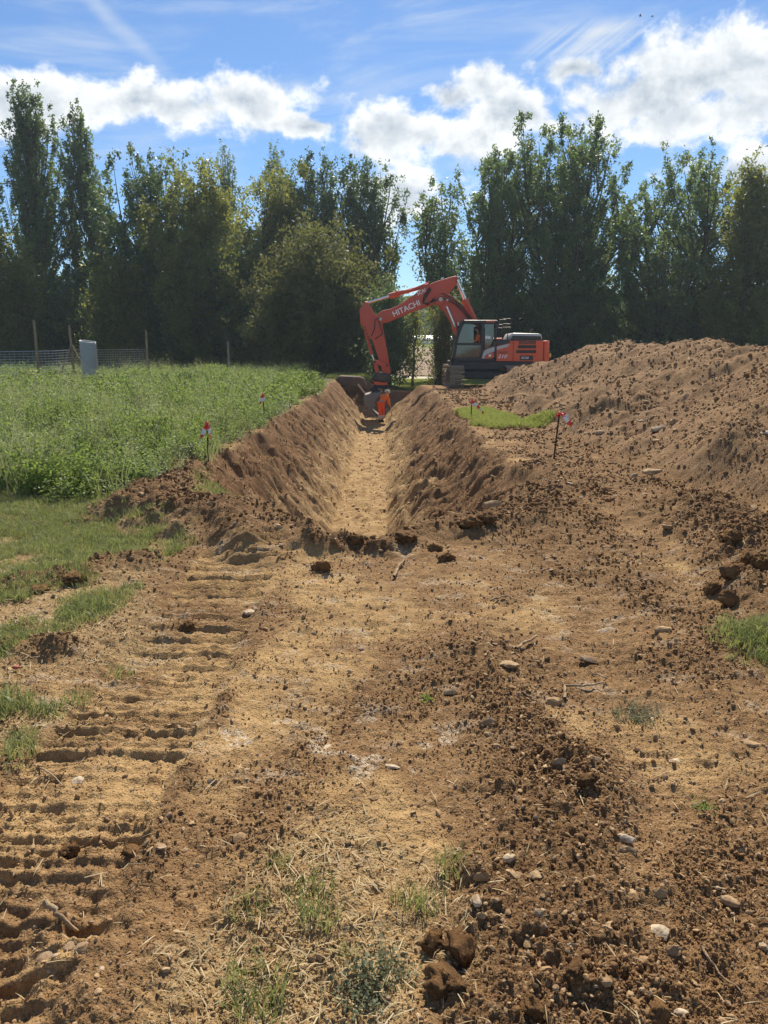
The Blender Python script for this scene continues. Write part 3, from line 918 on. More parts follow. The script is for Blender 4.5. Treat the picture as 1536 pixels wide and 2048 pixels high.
def leafy_mesh(name, seed, stems, h, spread, leaf, per):
    """Upright stems set with small leaves, as in a lucerne crop."""
    r = rs(seed)
    V, F = [], []
    for i in range(stems):
        a, rad = r.random() * 6.28, spread * math.sqrt(r.random()) * 0.6
        b0 = np.array([math.cos(a) * rad, math.sin(a) * rad, 0.0])
        la = r.random() * 6.28
        hh = h * (0.55 + 0.5 * r.random())
        tip = b0 + np.array([math.cos(la) * spread * 0.8 * r.random(), math.sin(la) * spread * 0.8 * r.random(), hh])
        b = len(V)
        V += [tuple(b0 + [0.0025, 0, 0]), tuple(b0 - [0.0025, 0, 0]), tuple(tip)]
        F.append((b, b + 1, b + 2))
        for k in range(per):
            t = 0.15 + 0.85 * r.random()
            c = b0 + (tip - b0) * t + r.normal(0, 1, 3) * np.array([0.025, 0.025, 0.012])
            d1 = r.normal(0, 1, 3); d1[2] *= 0.6; d1 /= np.linalg.norm(d1)
            d2 = np.cross(d1, r.normal(0, 1, 3)); d2 /= np.linalg.norm(d2)
            s = leaf * (0.7 + 0.6 * r.random())
            b = len(V)
            V += [tuple(c), tuple(c + d1 * s * 0.5 + d2 * s * 0.3), tuple(c + d1 * s), tuple(c + d1 * s * 0.5 - d2 * s * 0.3)]
            F += [(b, b + 1, b + 2), (b, b + 2, b + 3)]
    return fast_mesh(name, np.array(V), np.array(F), False)


def build_crop():
    near = [source('lucerne_shape', leafy_mesh('lucerne_shape', 400 + i, 9, 0.46, 0.20, 0.036, 26), 'crop_leaf') for i in range(4)]
    far = [source('lucerne_shape', leafy_mesh('lucerne_shape', 410 + i, 9, 0.46, 0.36, 0.065, 22), 'crop_leaf') for i in range(3)]
    stalk = [source('stalk_shape', leafy_mesh('stalk_shape', 415 + i, 7, 0.74, 0.26, 0.022, 16), 'crop_stalk') for i in range(2)]
    stalk += [source('stalk_shape', blades_mesh('stalk_shape', 418 + i, 26, 0.68, 0.16, 0.007, 0.7, 3), 'crop_stalk' if i else 'grass_blade') for i in range(2)]
    r = rs(7)
    P, S, I = [], [], []
    for (y0, y1, dens, lo, hi) in ((7.6, 13, 46, 0, 4), (13, 20, 26, 0, 4), (20, 50, 11, 4, 7)):
        xa = -0.72 * (y1 + 2)
        n = int((y1 - y0) * (-2.2 - xa) * dens)
        x = xa + r.random(n) * (-2.2 - xa); y = y0 + r.random(n) * (y1 - y0)
        k = x > -0.72 * (y + 2)
        x, y = x[k], y[k]
        z, M = terrain(x, y)
        cr = M['crop']
        patch = fbm(x * 0.55, y * 0.45, 4, 420)
        k = (r.random(len(x)) < sst(0.02, 0.6, cr)) & (M['inside'] < 0.3) & ~((y > 33) & (x > -4.2)) & (patch + 0.9 * r.random(len(x)) > -0.12)
        hg = (0.55 + 0.47 * cr + 0.55 * patch + 0.12 * r.normal(0, 1, len(x))) * (1 - 0.3 * sst(-3.2, -2.4, x))
        P.append(np.stack([x, y, z - 0.01], 1)[k]); S.append(np.stack([np.ones_like(hg), np.ones_like(hg), np.clip(hg, 0.2, 1.6)], 1)[k])
        i = r.integers(lo, hi, len(x))
        st = r.random(len(x)) < 0.2 + 0.4 * sst(0.0, 0.6, fbm(x * 0.4, y * 0.3, 3, 422))
        i = np.where(st, r.integers(7, 11, len(x)), i)
        I.append(i[k])
    P, S, I = np.concatenate(P), np.concatenate(S), np.concatenate(I)
    n = len(P)
    rot = np.stack([r.normal(0, 0.16, n), r.normal(0, 0.16, n), r.random(n) * 6.28], 1)
    o = scatter('lucerne_crop', P, rot, S * (0.8 + 0.45 * r.random((n, 1))), I, near + far + stalk)
    tag(o, 'dense green knee-high crop covering the field left of the trench', 'crop', kind='stuff')


build_crop()


def build_grass():
    r = rs(9)
    src = [source('blade_shape', blades_mesh('blade_shape', 430 + i, 16, 0.055, 0.045, 0.0042, 1.2, 2), 'grass_blade') for i in range(4)]
    src += [source('blade_shape', blades_mesh('blade_shape', 440 + i, 22, 0.09, 0.09, 0.009, 0.8, 2), 'lawn_blade') for i in range(2)]
    P, S, I = [], [], []
    # stubble strip left
    x = -8 + r.random(60000) * 6.9; y = 2.2 + r.random(60000) * 7
    z, M = terrain(x, y)
    pat = sst(0.02, 0.5, fbm(x * 1.5, y * 1.3, 4, 451) + 0.6 * sst(5.0, 7.2, y) + 0.24)
    k = (r.random(len(x)) < 0.8 * M['stub'] * pat * (1 - M['berm_left'])) & (x > -0.75 * (y + 0.6)) & (M['track'] < 0.35)
    P.append(np.stack([x, y, z], 1)[k]); I.append(r.integers(0, 4, k.sum())); S.append(0.7 + 0.7 * r.random(k.sum()))
    # strip in the right foreground edge
    gx, gy, _ = G(1500, 1300)
    x = gx + 0.05 + 0.06 + r.normal(0, 0.10, 260); y = gy + r.normal(0, 0.2, 260)
    z, M = terrain(x, y)
    P.append(np.stack([x, y, z], 1)); I.append(r.integers(0, 4, len(x))); S.append(0.8 + 0.7 * r.random(len(x)))
    # bright lawn remnant on the right lip of the trench
    x = 1.7 + r.random(15000) * 2.0; y = 13.8 + r.random(15000) * 8.2
    z, M = terrain(x, y)
    e = np.hypot((x - 2.35 - 0.045 * (18 - y)) / 0.62, (y - 18.0) / 2.6) + 0.35 * fbm(x * 1.6, y * 0.8, 3, 455)
    e2 = np.hypot((x - 2.75) / 0.85, (y - 16.4) / 0.75) + 0.3 * fbm(x * 1.6, y * 0.8, 3, 456)
    k = (np.minimum(e, e2) < 0.95) & (M['inside'] < 0.2)
    P.append(np.stack([x, y, z], 1)[k]); I.append(r.integers(4, 6, k.sum())); S.append(0.7 + 0.6 * r.random(k.sum()))
    # grass beyond the trench end
    x = -3 + r.random(16000) * 19; y = 40.5 + r.random(16000) * 20
    z, M = terrain(x, y)
    P.append(np.stack([x, y, z], 1)); I.append(r.integers(4, 6, len(x))); S.append(1.4 + 1.2 * r.random(len(x)))
    P, I, S = np.concatenate(P), np.concatenate(I), np.concatenate(S)
    n = len(P)
    rot = np.stack([r.normal(0, 0.15, n), r.normal(0, 0.15, n), r.random(n) * 6.28], 1)
    o = scatter('grass', P, rot, np.repeat(S[:, None], 3, 1), I, src)
    tag(o, 'short trampled grass growing in patches on the ground', 'grass', kind='stuff')
    # dead straw
    sv = np.array([(-0.5, -0.03, 0), (-0.5, 0.03, 0), (0, 0.04, 0.05), (0, -0.04, 0.05), (0.5, 0, 0.02)])
    sf = np.array([(0, 3, 2), (0, 2, 1), (3, 4, 2)])
    ss = [source('straw_shape', fast_mesh('straw_shape', sv, sf), 'straw')]
    x, y, r = fan_points(30000, 11, 1.05, 9)
    z, M = terrain(x, y)
    k = r.random(len(x)) < np.clip(0.75 * M['stub'] + 0.05, 0, 1) * (1 - M['crop'])
    x, y, z = x[k], y[k], z[k]
    n = len(x)
    ln = (0.025 + 0.05 * r.random(n) ** 2) * (0.8 + 0.12 * y)
    rot = np.stack([r.normal(0, 0.35, n), r.normal(0, 0.25, n), r.random(n) * 6.28], 1)
    o = scatter('straw_litter', np.stack([x, y, z + 0.006], 1), rot, np.stack([ln, ln * 0.7, ln], 1), np.zeros(n, int), ss)
    tag(o, 'dry straw bits strewn over the trodden soil', 'straw', kind='stuff')


build_grass()

# ------------------------------------------------------------------ trees
def tube_verts(path, radii, n):
    path = [np.array(p, float) for p in path]
    V, F = [], []
    for i, p in enumerate(path):
        d = path[min(i + 1, len(path) - 1)] - path[max(i - 1, 0)]
        d = d / (np.linalg.norm(d) + 1e-9)
        a = np.cross(d, [0.31, 0.95, 0.05] if abs(d[1]) < 0.9 else [1, 0, 0]); a /= np.linalg.norm(a)
        b = np.cross(d, a)
        for k in range(n):
            t = 2 * math.pi * k / n
            V.append(p + radii[i] * (math.cos(t) * a + math.sin(t) * b))
    for i in range(len(path) - 1):
        for k in range(n):
            F.append((i * n + k, i * n + (k + 1) % n, (i + 1) * n + (k + 1) % n, (i + 1) * n + k))
    return V, F


def tree(label, base, height, prof, clear, n_plume, n_leaf, leaf, mat, plume_len, plume_r, seed, lean=(0, 0), trunk_r=0.22, name='tree',
         up=1.0, group='trees behind the dig', trunk_top=0.85, depth=1.0, stems=1, stem_spread=0.0, shell=0.5):
    """A trunk with limbs, and a crown of plumes of leaves. prof: (fraction of height, crown radius) pairs."""
    r = rs(seed)
    root = empty(name, base)
    tag(root, label, 'tree', group)
    fz, fr = np.array([p[0] for p in prof]), np.array([p[1] for p in prof])
    V, F = [], []
    def add(path, radii, n):
        v, f = tube_verts(path, radii, n)
        o = len(V)
        V.extend(v); F.extend([tuple(i + o for i in q) for q in f])
    lean = np.array([lean[0], lean[1], 0.0])
    axes = []
    for s in range(stems):
        a = 6.28 * s / max(1, stems) + r.random()
        sp = np.array([math.cos(a), math.sin(a) * 0.7, 0]) * stem_spread * (0.6 + 0.6 * r.random()) if stems > 1 else np.zeros(3)
        hz = height * trunk_top * (1 if s == 0 else 0.75 + 0.25 * r.random())
        k = [0, 0.12, 0.3, 0.5, 0.7, 0.88, 1]
        wob = r.normal(0, 0.012 * height, (7, 3)); wob[0] = 0; wob[:, 2] = 0
        path = [(lean * t + sp * (t ** 0.8) + wob[i] * (0.3 + t)) + np.array([0, 0, hz * t - (0.15 if i == 0 else 0)]) for i, t in enumerate(k)]
        rad = trunk_r * (0.75 if stems > 1 else 1)
        add(path, [rad * q for q in (1.35, 1.0, 0.86, 0.66, 0.44, 0.24, 0.07)], 8)
        axes.append((np.array(path), hz))
    def axis_at(s, z):
        p, hz = axes[s]
        return np.array([np.interp(z, p[:, 2], p[:, 0]), np.interp(z, p[:, 2], p[:, 1]), z])
    # plume tips fill the outline, more of them near its surface
    L, W = [], []
    for i in range(n_plume):
        t = clear + (1 - clear) * (i + r.random()) / n_plume
        R = np.interp(t, fz, fr)
        a = r.random() * 6.283
        rad = R * (shell + (1 - shell) * r.random()) if r.random() < 0.8 else R * r.random()
        s = int(r.integers(0, stems))
        ztip = height * t
        tip = axis_at(s, min(ztip, axes[s][1])) * np.array([1, 1, 0]) * (0.6 if stems > 1 else 1.0) + np.array([math.cos(a) * rad, math.sin(a) * rad * depth, ztip])
        ln = plume_len * (0.6 + 0.7 * r.random())
        z0 = max(height * clear * 0.55, ztip - ln - rad * 0.5 * up)
        b = axis_at(s, min(z0, axes[s][1] * 0.97))
        ctl = b + (tip - b) * np.array([0.72, 0.72, 0.35]) if up > 0.4 else b + (tip - b) * np.array([0.5, 0.5, 0.62])
        L.append((b, ctl, tip)); W.append((np.linalg.norm(tip - b) + 0.6) * (1.15 - 0.45 * t) * (0.5 + r.random()))
        br = 0.018 + 0.011 * np.linalg.norm(tip - b)
        pts = [(1 - q) ** 2 * b + 2 * q * (1 - q) * ctl + q * q * tip for q in (0, 0.33, 0.66, 0.92)]
        add(pts, [br, br * 0.75, br * 0.5, br * 0.18], 4)
    W = np.array(W); cnt = (n_leaf * W / W.sum()).astype(int)
    P = []
    for (b, c, t), m in zip(L, cnt):
        q = 0.30 + 0.74 * r.random(m) ** 0.75
        p = (1 - q)[:, None] ** 2 * b + 2 * (q * (1 - q))[:, None] * c + (q * q)[:, None] * t
        # twigs: leaves gather in small tufts along the plume
        tuft = np.floor(q * 9).astype(int) + 1
        offs = r.normal(0, 1, (14, 3))
        pr = plume_r * (0.45 + 0.75 * np.sin(np.clip(q, 0, 1) * 2.6))
        p = p + (offs[tuft % 14] * 0.85 + r.normal(0, 0.36, (m, 3))) * pr[:, None] * np.array([1, 1, 1.25])
        P.append(p)
    P = np.concatenate(P)
    P[:, 2] = np.maximum(P[:, 2], 0.15 + 0.3 * r.random(len(P)))
    m = len(P)
    d1 = r.normal(0, 1, (m, 3)); d1[:, 2] -= 0.3; d1 /= np.linalg.norm(d1, axis=1)[:, None]
    d2 = np.cross(d1, r.normal(0, 1, (m, 3))); d2 /= np.linalg.norm(d2, axis=1)[:, None]
    sz = (leaf * 0.93 * (0.6 + 0.8 * r.random(m)))[:, None]
    T = np.stack([P - d1 * sz * 0.5 + d2 * sz * 0.36, P - d1 * sz * 0.5 - d2 * sz * 0.36, P + d1 * sz * 0.6], 1).reshape(-1, 3)
    mesh_obj('crown', fast_mesh('crown', T, np.arange(3 * m).reshape(-1, 3), False), mat, root)
    me = bpy.data.meshes.new('trunk'); me.from_pydata([tuple(v) for v in V], [], F)
    me.polygons.foreach_set('use_smooth', [True] * len(F))
    mesh_obj('trunk', me, 'bark', root)
    return root


def tree_px(label, cx, top, half, Y, kind, mat, seed, leaves=22000, **kw):
    """Stand a tree at distance Y whose crown is centred on the bearing cx, reaches top and is 2*half wide (picture units)."""
    x = at_y(cx, 694, Y).x
    z = zat(x, Y)
    h = (at_y(cx, top, Y).z - z) * {'lombardy': 0.965, 'plume': 0.93, 'round': 0.93, 'dome': 0.92}[kind]
    w = {'lombardy': 1.12, 'plume': 1.42, 'round': 1.15, 'dome': 1.15}[kind] * half * Y * 0.985 / FPX
    leaves = int(leaves * 1.7)
    P = {'lombardy': dict(prof=[(0, 0.5 * w), (0.15, 0.85 * w), (0.45, w), (0.75, 0.85 * w), (0.92, 0.6 * w), (1, 0.25 * w)], clear=0.10, n_plume=105, plume_len=5.2, plume_r=0.27, trunk_r=0.32, up=1.0, leaf=0.17, shell=0.35),
         'plume': dict(prof=[(0, 0.6 * w), (0.2, 0.8 * w), (0.45, w), (0.65, w), (0.82, 0.92 * w), (0.94, 0.72 * w), (1, 0.42 * w)], clear=0.17, n_plume=105, plume_len=4.0, plume_r=0.42, trunk_r=0.26, up=1.0, leaf=0.20, stems=4, stem_spread=0.6 * w, shell=0.3),
         'round': dict(prof=[(0, 0.75 * w), (0.2, 0.95 * w), (0.45, w), (0.7, 0.95 * w), (0.88, 0.75 * w), (1, 0.42 * w)], clear=0.07, n_plume=95, plume_len=2.2, plume_r=0.68, trunk_r=0.22, up=0.5, leaf=0.21, stems=2, stem_spread=0.4 * w),
         'dome': dict(prof=[(0, 0.92 * w), (0.25, w), (0.5, 0.94 * w), (0.75, 0.72 * w), (0.92, 0.42 * w), (1, 0.15 * w)], clear=0.03, n_plume=150, plume_len=1.5, plume_r=0.62, trunk_r=0.2, up=0.3, leaf=0.18, stems=3, stem_spread=0.5 * w, shell=0.7)}[kind]
    P = dict(P); P.update(kw)
    return tree(label, (x, Y, z), h, n_leaf=leaves, mat=mat, seed=seed, **P)


def build_trees():
    T = tree_px
    # left: poplars
    T('narrow poplar cut by the left edge, behind the wire fence', -35, 235, 55, 63, 'lombardy', 'leaf_poplar', 501, 15000, name='poplar_tree')
    T('tallest columnar poplar, feathery grey green, far left', 82, 146, 66, 60, 'lombardy', 'leaf_poplar', 502, 34000, name='poplar_tree', lean=(0.4, 0), n_plume=170)
    T('second columnar poplar, right of the tallest one at far left', 192, 200, 50, 61, 'lombardy', 'leaf_poplar', 503, 22000, name='poplar_tree', clear=0.16)
    T('leafy lighter green tree at the left edge, below the poplars', 8, 450, 70, 53, 'round', 'leaf_light', 504, 16000, name='broadleaf_tree')
    T('small yellowish tree between poplar and dark tree, behind the netting roll', 242, 500, 50, 54, 'round', 'leaf_light', 505, 10000, name='broadleaf_tree')
    T('dark ivy-clad tree with a twiggy open top, right of the poplars', 318, 272, 78, 57, 'plume', 'leaf_dark', 506, 24000, name='broadleaf_tree', lean=(-0.3, 0))
    T('broad yellow-green tree left of the middle, lit along its top', 425, 318, 92, 55, 'round', 'leaf_light', 507, 30000, name='broadleaf_tree', plume_len=3.0, up=1.0)
    T('slim poplar top poking up behind the yellow-green tree', 455, 274, 30, 76, 'lombardy', 'leaf_poplar', 508, 9000, name='poplar_tree')
    T('slim poplar top behind the trees left of the gap', 560, 268, 30, 76, 'lombardy', 'leaf_poplar', 509, 9000, name='poplar_tree')
    T('rounded green tree in front of the slim poplar top', 545, 318, 66, 59, 'round', 'leaf_light', 510, 19000, name='broadleaf_tree', plume_len=2.8, up=1.0)
    T('dark plumed tree with a forked top above the bushy dome', 632, 278, 62, 62, 'plume', 'leaf_dark', 511, 21000, name='broadleaf_tree')
    T('dark plumed tree just left of the sky gap', 722, 286, 48, 61, 'plume', 'leaf_dark', 512, 20000, name='broadleaf_tree')
    T('big rounded olive bush-like tree left of the excavator arm', 636, 446, 128, 50, 'dome', 'leaf_olive', 513, 42000, name='broadleaf_tree')
    T('dark undergrowth tree between fence post and olive dome', 430, 470, 100, 56, 'dome', 'leaf_dark', 514, 22000, name='broadleaf_tree')
    T('dark low tree behind the wire fence, under the poplars', 130, 560, 95, 57, 'dome', 'leaf_dark', 515, 15000, name='broadleaf_tree')
    T('dark low tree under the twiggy tree, behind the fence end', 290, 520, 70, 56, 'dome', 'leaf_dark', 516, 14000, name='broadleaf_tree')
    # right
    T('thin leaning tree with airy crown right of the sky gap', 884, 335, 50, 58, 'plume', 'leaf_poplar', 517, 5200, name='broadleaf_tree', lean=(-0.4, 0), clear=0.46, n_plume=60, plume_len=2.6, prof=[(0, 0.3), (0.4, 0.8), (0.6, 2.3), (0.8, 2.1), (0.93, 1.2), (1, 0.5)], stems=2, stem_spread=1.0)
    T('pointed dark tree behind the excavator boom', 976, 262, 56, 60, 'plume', 'leaf_poplar', 518, 23000, name='broadleaf_tree')
    T('tallest broad tree on the right, above the excavator', 1124, 205, 112, 60, 'plume', 'leaf_poplar', 519, 46000, name='broadleaf_tree', n_plume=150, plume_len=3.8, stems=4)
    T('leaning tree with open lower branches, right of the tallest one', 1322, 280, 92, 60, 'plume', 'leaf_poplar', 520, 28000, name='broadleaf_tree', lean=(0.8, 0), clear=0.28)
    T('greener conical tree at the right edge, above the heap', 1492, 306, 80, 56, 'round', 'leaf_light', 521, 26000, name='broadleaf_tree', plume_len=2.8, up=1.0,
      prof=[(0, 3.0), (0.3, 2.9), (0.6, 2.2), (0.85, 0.9), (1, 0.2)])
    T('broad dark tree just beyond the right edge of the heap', 1640, 300, 90, 58, 'plume', 'leaf_dark', 522, 15000, name='broadleaf_tree')
    # understory along the right
    for i, (cx, top, hf, Y, lab) in enumerate((
            (1000, 560, 55, 62, 'dark shrubby tree directly behind the excavator cab'), (1095, 520, 70, 61, 'dark shrubby tree behind the excavator engine'),
            (1190, 560, 55, 63, 'dark shrubby tree below the tallest right tree'), (1270, 600, 45, 65, 'low shrubby tree below the leaning right tree'),
            (1380, 560, 60, 62, 'dark shrubby tree behind the middle of the heap'), (1480, 590, 55, 63, 'dark shrubby tree under the conical tree at right'))):
        T(lab, cx, top, hf, Y, 'dome', 'leaf_dark', 530 + i, 11000, name='shrub_tree', group='undergrowth behind the heap')
    # by the end of the trench
    T('ivy-covered tree with stout trunk behind the excavator bucket', 776, 560, 27, 42.5, 'round', 'leaf_dark', 540, 9000, name='broadleaf_tree', clear=0.2, trunk_r=0.20, stems=1, leaf=0.13, plume_r=0.42, group='young trees at the trench end')
    T('slender sapling with bare stem beyond the trench end', 826, 585, 24, 43.5, 'round', 'leaf_light', 541, 1500, name='sapling', clear=0.36, trunk_r=0.075, stems=1, leaf=0.12, plume_r=0.36, n_plume=24, plume_len=1.0, group='young trees at the trench end', lean=(0.1, 0))
    T('ivy-wrapped sapling between the sky gap and excavator cab', 890, 580, 17, 42.5, 'round', 'leaf_olive', 542, 6500, name='sapling', clear=0.1, trunk_r=0.10, stems=3, stem_spread=0.4, leaf=0.11, plume_r=0.34, n_plume=60, plume_len=1.2, group='young trees at the trench end')


build_trees()


# ------------------------------------------------------------------ the far side of the field
def build_far():
    r = rs(77)
    # a far-off wood on the slope reads as one mass
    P, S = [], []
    for k in range(520):
        x = r.uniform(-170, 190); y = r.uniform(225, 330)
        if -2 < x / y * 100 < 9 and y < 240: continue
        P.append((x, y)); S.append(r.uniform(4, 8))
    P = np.array(P); P = np.column_stack([P, terrain(P[:, 0], P[:, 1])[0] - 0.5])
    q = rs(78)
    src = []
    for i in range(3):
        n = 2600
        d = q.normal(0, 1, (n, 3)); d /= np.linalg.norm(d, axis=1)[:, None]
        cl = q.normal(0, 1, (24, 3)); cl /= np.linalg.norm(cl, axis=1)[:, None]
        rad = 0.75 + 0.35 * np.max(d @ cl.T, axis=1) ** 6
        p = d * (rad * (0.75 + 0.25 * q.random(n)))[:, None] * np.array([0.62, 0.62, 0.85]) + np.array([0, 0, 0.9])
        d1 = q.normal(0, 1, (n, 3)); d1 /= np.linalg.norm(d1, axis=1)[:, None]
        d2 = np.cross(d1, q.normal(0, 1, (n, 3))); d2 /= np.linalg.norm(d2, axis=1)[:, None]
        T = np.stack([p + d1 * 0.07, p - d1 * 0.05 + d2 * 0.06, p - d1 * 0.05 - d2 * 0.06], 1).reshape(-1, 3)
        src.append(source('far_tree_shape', fast_mesh('far_tree_shape', T, np.arange(3 * n).reshape(-1, 3), False), ('leaf_dark', 'leaf_olive', 'leaf_light')[i]))
    n = len(P)
    rot = np.zeros((n, 3)); rot[:, 2] = r.random(n) * 6.28
    o = scatter('far_wood', P, rot, np.repeat(np.array(S)[:, None], 3, 1), r.integers(0, 3, n), src)
    tag(o, 'distant wood on the slope beyond the ploughed field', 'wood', kind='stuff')
    # greenhouses: long film tunnels
    for i, (cx, Y, ln, ry, lab) in enumerate(((848, 190, 13, 0.1, 'white film tunnel seen farthest back through the gap between the trees'),
                                              (868, 180, 9, -0.15, 'white film tunnel nearer and right of the other beyond the field'))):
        x = at_y(cx, 690, Y).x
        bm = bmesh.new()
        n = 10
        rows = []
        for e in (-0.5, 0.5):
            rows.append([bm.verts.new((e * ln, -1.6 * math.cos(math.pi * k / n), 1.5 * math.sin(math.pi * k / n))) for k in range(n + 1)])
        for k in range(n):
            bm.faces.new((rows[0][k], rows[1][k], rows[1][k + 1], rows[0][k + 1]))
        bm.faces.new(rows[0]); bm.faces.new(rows[1][::-1])
        me = bpy.data.meshes.new('film'); bm.to_mesh(me); bm.free()
        g = empty('film_tunnel', (x, Y, zat(x, Y) + 0.15)); g.rotation_euler.z = ry
        tag(g, lab, 'greenhouse', 'film tunnels beyond the field')
        mesh_obj('film', me, 'greenhouse_film', g)
        V, F = [], []
        for k in range(int(ln / 1.5) + 1):
            xx = -ln / 2 + 1.5 * k
            v, f = tube_verts([(xx, -1.63 * math.cos(math.pi * j / 8), 1.53 * math.sin(math.pi * j / 8)) for j in range(9)], [0.03] * 9, 4)
            o0 = len(V); V += v; F += [tuple(a + o0 for a in b) for b in f]
        me = bpy.data.meshes.new('hoops'); me.from_pydata([tuple(v) for v in V], [], F)
        mesh_obj('hoops', me, 'fence_wire', g)


build_far()

# ------------------------------------------------------------------ excavator
class MB:
    """Collects shapes given in world coordinates; build() links them as one mesh under a parent."""
    def __init__(self):
        self.bm = bmesh.new()
    def prism(self, pts, y0, y1, bevel=0.015, segs=1):
        """Outline in (x, z), pushed from y0 to y1."""
        b = bmesh.new()
        f = b.faces.new([b.verts.new((p[0], y0, p[1])) for p in pts])
        g = bmesh.ops.extrude_face_region(b, geom=[f])
        bmesh.ops.translate(b, vec=(0, y1 - y0, 0), verts=[v for v in g['geom'] if isinstance(v, bmesh.types.BMVert)])
        self._take(b, bevel, segs)
        return self
    def slab(self, pts, z0, z1, bevel=0.015, segs=1):
        """Outline in (x, y), pushed from z0 to z1."""
        b = bmesh.new()
        f = b.faces.new([b.verts.new((p[0], p[1], z0)) for p in pts])
        g = bmesh.ops.extrude_face_region(b, geom=[f])
        bmesh.ops.translate(b, vec=(0, 0, z1 - z0), verts=[v for v in g['geom'] if isinstance(v, bmesh.types.BMVert)])
        self._take(b, bevel, segs)
        return self
    def box(self, x0, x1, y0, y1, z0, z1, bevel=0.015, segs=1):
        return self.prism([(x0, z0), (x1, z0), (x1, z1), (x0, z1)], y0, y1, bevel, segs)
    def tube(self, path, r, n=10, cap=True):
        rr = [r] * len(path) if not isinstance(r, (list, tuple)) else r
        v, f = tube_verts(path, rr, n)
        b = bmesh.new()
        vs = [b.verts.new(tuple(p)) for p in v]
        for q in f:
            b.faces.new([vs[i] for i in q])
        if cap:
            b.faces.new(vs[:n][::-1]); b.faces.new(vs[-n:])
        self._take(b, 0)
        return self
    def disc(self, c, r, y0, y1, n=20):
        return self.tube([(c[0], y0, c[1]), (c[0], y1, c[1])], r, n)
    def _take(self, b, bevel, segs=1):
        bmesh.ops.recalc_face_normals(b, faces=b.faces[:])
        if bevel > 0:
            ed = [e for e in b.edges if len(e.link_faces) == 2 and e.calc_face_angle(0) > 0.35]
            bmesh.ops.bevel(b, geom=ed, offset=bevel, segments=segs, profile=0.5, affect='EDGES', clamp_overlap=True)
        me = bpy.data.meshes.new('tmp'); b.to_mesh(me); b.free()
        self.bm.from_mesh(me); bpy.data.meshes.remove(me)
    def build(self, name, mat, parent, origin, smooth=True):
        me = bpy.data.meshes.new(name)
        bmesh.ops.translate(self.bm, vec=-Vector(origin), verts=self.bm.verts[:])
        self.bm.to_mesh(me); self.bm.free()
        if smooth:
            me.polygons.foreach_set('use_smooth', [True] * len(me.polygons))
            me.set_sharp_from_angle(angle=math.radians(32))
        return mesh_obj(name, me, mat, parent)


def lettering(text, name, mat, parent, origin, pos, size, angle=0.0, depth=0.004, shear=0.0, width=1.0):
    cu = bpy.data.curves.new(name, 'FONT')
    cu.body = text; cu.size = size; cu.extrude = depth; cu.shear = shear; cu.offset = size * 0.012
    cu.resolution_u = 3
    tmp = bpy.data.objects.new(name, cu)
    C.objects.link(tmp)
    bpy.context.view_layer.update()
    me = bpy.data.meshes.new_from_object(tmp.evaluated_get(bpy.context.evaluated_depsgraph_get()))
    bpy.data.objects.remove(tmp)
    me.transform(Matrix.Diagonal((width, 1, 1, 1)))
    me.transform(Matrix.Rotation(math.radians(90), 4, 'X'))
    me.transform(Matrix.Rotation(-angle, 4, 'Y'))
    me.transform(Matrix.Translation(Vector(pos) - Vector(origin)))
    me.materials.clear()
    return mesh_obj(name, me, mat, parent)


EX_Y = 35.0
EX_X = 4.27
EX_Z = zat(4.3, 33.0) - 0.02


def q1(cx, cy, Y=EX_Y):           # boom plane
    v = at_y(680 + cx / 3.413, 520 + cy / 3.413, Y)
    return (v.x, v.z)


def q2(cx, cy, Y=33.66):          # near side of the house
    v = at_y(880 + cx / 6.4, 620 + cy / 6.4, Y)
    return (v.x, v.z)


def q3(cx, cy, Y=EX_Y - 0.5):     # bucket
    v = at_y(700 + cx / 9.6, 700 + cy / 9.6, Y)
    return (v.x, v.z)


